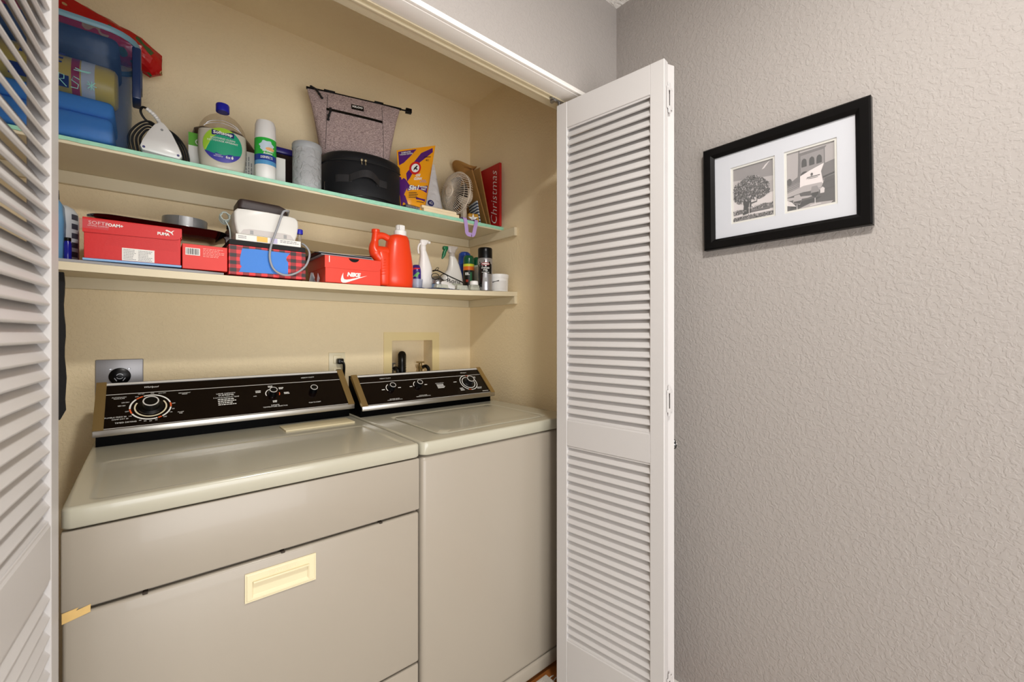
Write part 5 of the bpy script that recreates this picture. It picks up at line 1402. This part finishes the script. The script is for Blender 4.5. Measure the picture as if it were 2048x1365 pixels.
# steel lid / jar behind glasses
sj = thing('steel_bowl', 'small upturned steel bowl behind the reading glasses', 'bowl', (.958, 1.625, Z2(.958, 1.62) + .026))
obj('bowl_shell', G().lathe([(.034, .0), (.036, .001), (.033, .016), (.024, .030), (.012, .037), (.001, .039)], 32), m_steel, sj)
bb = thing('blue_tin', 'low blue-grey tin under the upturned steel bowl', 'tin', (.958, 1.625, Z2(.958, 1.62) + .001)); obj('tin_body', G().lathe([(.033, 0), (.034, .001), (.034, .023), (.033, .0245)], 32), mat('blue_grey_tin', (120, 142, 170), .4), bb)
gl = thing('reading_glasses', 'black-framed reading glasses draped across the steel bowl and spray bottle', 'glasses', (0, 0, 0))
g = G()
for dx, dy in ((0, 0), (.010, .014)):
    g.tube(catmull([(.912 + dx, 1.585 + dy, 1.509), (.930 + dx, 1.578 + dy, 1.513), (.960 + dx, 1.572 + dy, 1.502), (.995 + dx, 1.566 + dy, 1.488), (1.025 + dx, 1.560 + dy, 1.477), (1.046 + dx, 1.556 + dy, 1.468), (1.050 + dx, 1.556 + dy, 1.458)], 5), .0017, 6)
g.tube(catmull([(.922, 1.583, 1.511), (.932, 1.579, 1.524), (.938, 1.577, 1.521), (.930, 1.578, 1.510)], 5), .0013, 6)
obj('temple_arm', g, m_black, gl)
g = G()
for cx_ in (.925, .965):
    g.tube([(cx_ + .019 * math.cos(t), 1.581 - .1 * (cx_ - .925), 1.486 + .013 * math.sin(t)) for t in [2 * PI * i / 22 for i in range(22)]], .0015, 6, closed=True)
obj('lens_rim', g, m_black, gl)
dk = thing('white_lid', 'white oval plastic lid tilted in front of the reading glasses', 'dish', (.965, 1.548, Z2(.965, 1.548) + .017))  # loose white lid, squashed to an oval and tilted
dk.rotation_euler = (math.radians(50), math.radians(12), 0)
obj('lid_disc', G().lathe([(.033, 0), (.035, .002), (.034, .005), (.030, .006), (.001, .006)], 36, sx=1, sy=.62), m_white, dk)
# blister packs
m_blist = mat('clear_blister', (206, 208, 196), .15, alpha=(.5, (240, 240, 232)), bump=(120, .001, ''))
for i, (x, y, w, h, rz, lab) in enumerate(((.925, 1.535, .034, .016, .1, 'small clear blister pack on the navy cloth at the shelf edge'), (1.030, 1.540, .030, .020, -.2, 'clear crumpled blister pack below the tall spray bottle lettering'), (1.098, 1.545, .030, .024, .15, 'clear blister pack with a white cap beside the black spray can'))):
    t = thing('blister_pack', lab, 'package', (x, y, Z2(x, y) + (.0045 if i == 0 else .001)), rz)
    g = G().loft([rrect(-w, w, -.018, .018, .006, 0), rrect(-w, w, -.018, .018, .006, .002), rrect(-w * .9, w * .9, -.014, .014, .006, .003), rrect(-w * .8, w * .8, -.012, .012, .005, h)])
    obj('blister_shell', g, m_blist, t, 40)
    g = G()
    for k in range(4): g.lathe([(.0045, .003), (.0045, h * .6), (.001, h * .65)], 10, -w * .6 + k * w * .4, 0)
    obj('blister_content', g, mat('blister_white', (226, 224, 210), .5), t)
cw = thing('white_cap', 'tiny squat white cap resting on the blister pack near the black can', 'jar', (1.100, 1.547, Z2(1.1, 1.547) + .0255)); obj('cap_body', G().lathe([(.018, 0), (.019, .001), (.018, .016), (.016, .018), (.001, .018)], 28), m_white, cw)  # loose white bottle cap on top of the blister pack

# Bona spray bottle
bn = thing('spray_bottle', 'pearl grey trigger spray bottle reading Bona with green trigger', 'spray bottle', (1.060, 1.668, Z2(1.06, 1.66) + .0005), -.10)
m_bona = mat('pearl_grey_plastic', (206, 203, 196), .3)
g = G()
def bo(x0, x1, d, z): return ell((x0 + x1) / 2, 0, (x1 - x0) / 2, d, z, 36, 2.5)
g.loft([bo(-.052, .050, .026, 0), bo(-.055, .054, .029, .004), bo(-.056, .055, .030, .04), bo(-.053, .053, .029, .060), bo(-.040, .050, .026, .080), bo(-.022, .044, .022, .100), bo(-.015, .036, .018, .125), bo(-.012, .024, .015, .150), bo(-.012, .015, .013, .162)])
obj('bottle_body', g, m_bona, bn, 50)
def bnf(u, v, off=.0012): return Vector((u, -.0305 * (1 - min(.98, abs(u) / .056) ** 2.5) ** .4 - off + (.0 if v < .06 else (v - .06) * .14), v))
text('Bona', lambda a, b, c: bnf(a, b), -.002, .046, .066, .020, m_dkprint, bn)
g = G(); g.grid(lambda u, v: bnf(-.034 + .07 * u, .0315 + .0012 * v), 8, 1); obj('green_line', g, mat('bona_green', (130, 160, 80), .5), bn, 0)
m_clr = clearplastic('clear_nozzle', (205, 200, 196), .45, (235, 232, 228))
g = G().lathe([(.014, .160), (.0145, .162), (.013, .178), (.011, .180)], 24, .002)
g.loft([ell(.001, 0, .016, .012, .178, 20, 3), ell(-.001, 0, .021, .013, .190, 20, 3), ell(.004, 0, .027, .013, .203, 20, 3), ell(.006, 0, .026, .011, .208, 20, 3)])
obj('spray_head', g, m_clr, bn, 50)
m_gtr = mat('green_trigger', (12, 98, 58), .3)
g = G().box(-.044, -.019, -.010, .010, .188, .206, .006, 3); g.tube(catmull([(-.030, 0, .190), (-.036, 0, .176), (-.041, 0, .160), (-.048, 0, .147)], 4), [.0085] * 8 + [.007, .006, .005, .004, .003], 12)
obj('trigger', g, m_gtr, bn, 50)
# cans at the right
m_bluecan = mat('blue_can', (34, 70, 170), .25, metal=.2)
c2, f = can('spray_can', 'tall blue spray can at the back corner of the lower shelf', 1.222, 1.800, Z2(1.222, 1.8) + .0005, .032, [.005, .150], [m_bluecan, m_bluecan], mat('blue_cap', (22, 72, 170), .3), [(.032, .151), (.032, .185), (.029, .205), (.020, .214), (.001, .216)])
m_gcap = mat('dark_green_cap', (10, 84, 52), .25)
g_r = mat('black_can_print', (18, 20, 20), .3)
c3, f = can('spray_can', 'green-capped black repellent can with orange flame print', 1.186, 1.712, Z2(1.186, 1.712) + .0005, .0265, [.004, .110, .128, .140], [g_r, g_r, mat('orange_flame_print', (226, 112, 36), .3), mat('lime_yellow_print', (214, 220, 60), .3)], m_gcap, [(.0265, .141), (.0265, .165), (.024, .176), (.018, .182), (.001, .183)])
text('EL', lambda a, b, c: f(a, b, .0012), -.006, .092, .022, .012, m_print, c3, bold=.05)
g = G(); patch(g, f, [(-.014, .052), (-.002, .052), (-.002, .064), (-.014, .064)], .0008); obj('red_mark', g, mat('brick_print', (170, 60, 40), .4), c3, 60)
g = G(); band(g, f, .006, .016, .02, .10, 4, .0008); obj('green_strip', g, mat('green_strip_print', (40, 110, 70), .4), c3, 60)
c4, f = can('spray_can', 'second green-capped can with pale side behind the flame-print can', 1.247, 1.722, Z2(1.247, 1.722) + .0005, .0255, [.004, .138], [m_white, mat('pale_grey_print', (196, 204, 196), .3)], m_gcap, [(.0255, .139), (.0255, .162), (.023, .174), (.018, .180), (.001, .181)])
m_bk2 = mat('gloss_black_print', (14, 14, 16), .2); m_silv = mat('silver_can', (176, 176, 180), .28, metal=.7)
c5, f = can('spray_can', 'tall black and silver stainless steel cleaner spray can', 1.166, 1.553, Z2(1.166, 1.553) + .0005, .0335, [.006, .144], [m_silv, None], m_black, [(.032, .148), (.0325, .150), (.0325, .176), (.0325, .190), (.030, .195), (.001, .190)], rz=-.72)
g = G(); patch(g, f, [(-.032, .020), (-.026, .012), (-.012, .016), (-.008, .075), (.036, .075), (.036, .118), (.024, .132), (0, .138), (-.024, .132), (-.036, .118), (-.040, .07)], .0004); obj('black_panel', g, m_bk2, c5, 60)
g = G(); patch(g, f, [(-.006, .040), (.012, .040), (.012, .060), (-.006, .060)], .0009); obj('grey_panel', g, m_grey, c5, 60)
g = G(); patch(g, f, ellpts(.004, .120, .020, .0075, 20), .0010); obj('red_badge', g, mat('maroon_badge', (140, 46, 52), .3), c5, 60)
text('WEIMAN', lambda a, b, c: f(a, b, .0018), .004, .120, .030, .007, m_print, c5, bold=.03)
text('STAINLESS\nSTEEL', lambda a, b, c: f(a, b, .0012), .004, .0975, .036, .016, m_print, c5, bold=.02)
text('CLEANER & POLISH', lambda a, b, c: f(a, b, .0012), .004, .0825, .034, .004, m_print, c5)
wt = thing('plastic_tub', 'short white lidded plastic tub at the right end of the lower shelf', 'tub', (1.250, 1.560, Z2(1.25, 1.56) + .0005), face_cam(1.25, 1.56))
obj('tub_wall', G().lathe([(.042, 0), (.0435, .002), (.045, .062), (.044, .063)], 40), m_white, wt)
obj('tub_lid', G().lathe([(.046, .060), (.047, .062), (.0465, .066), (.0475, .068), (.0475, .076), (.046, .079), (.001, .079)], 40), m_white, wt)
f = cylmap(.0445); g = G(); band(g, f, -.035, .040, .006, .048, 12, .0010); obj('label', g, mat('tub_label', (214, 212, 208), .5), wt, 60)
g = G(); patch(g, f, [(-.032, .043), (.002, .050), (.002, .045), (-.032, .038)], .0018); obj('black_print', g, m_dkprint, wt, 60)

# ---------------------------------------------------------------- hanging and floor items
hk = thing('hanging_garment', 'black garment hanging below the lower shelf beside the left door', 'clothing', (0, 0, 0))
g = G(); r_ = random.Random(9); rows = []
for i in range(15):
    t = i / 14; z = 1.400 - .378 * t
    xr = -.1615 + .004 * t + .0015 * math.sin(t * 20); xl = -.30 - .01 * t
    if i == 14: z = 1.026; xr -= .012
    rows.append([Vector((xl + (xr - xl) * u, 1.56 - .012 * math.sin(PI * u) - .004 * math.sin(9 * u + t * 3), z + .012 * (1 - u) * t)) for u in [k / 12 for k in range(13)]] + [Vector((xr + (xl - xr) * u, 1.575 + .010 * math.sin(PI * u), z + .012 * u * t)) for u in [k / 12 for k in range(13)]])
g.loft(rows)
obj('cloth', g, mat('black_cloth', (18, 17, 18), .9, bump=(120, .001, '')), hk, 60)
g = G().tube(catmull([(-.235, 1.567, 1.39), (-.235, 1.566, 1.403), (-.231, 1.563, 1.410), (-.225, 1.563, 1.406)], 5), .0015, 6); obj('hook', g, m_black, hk)
rg = thing('hall_rug', 'pale patterned fringed rug on the brown floor in front of the washer, extended out of view to bounce light', 'rug')  # edge shows by the washer; wide pale unseen part added to bounce light up
m_rug = mat('pale_rug_weave', (206, 200, 190), .95, vary=.22, vscale=45, bump=(160, .002, ''))
obj('rug_weave', G().box(-1.05, 1.10, -1.75, 1.098, .0003, .008, .002, 2), m_rug, rg)
g = G(); r_ = random.Random(13)
for i in range(150):
    y = -1.745 + 2.825 * i / 149; k = r_.uniform(-.012, .012)
    g.tube([(1.098, y, .004), (1.108, y + k * .4, .005), (1.122 + r_.uniform(-.006, .006), y + k, .0025)], .0020, 5)
f = obj('rug_fringe', g, m_rug, rg); f['kind'] = 'stuff'

for o in list(COL.objects):
    if o.parent and o.name.split('.')[0] in ('small_print', 'barcode', 'card_rib', 'dial_scale', 'side_marking', 'grip_rib'): o['kind'] = 'stuff'
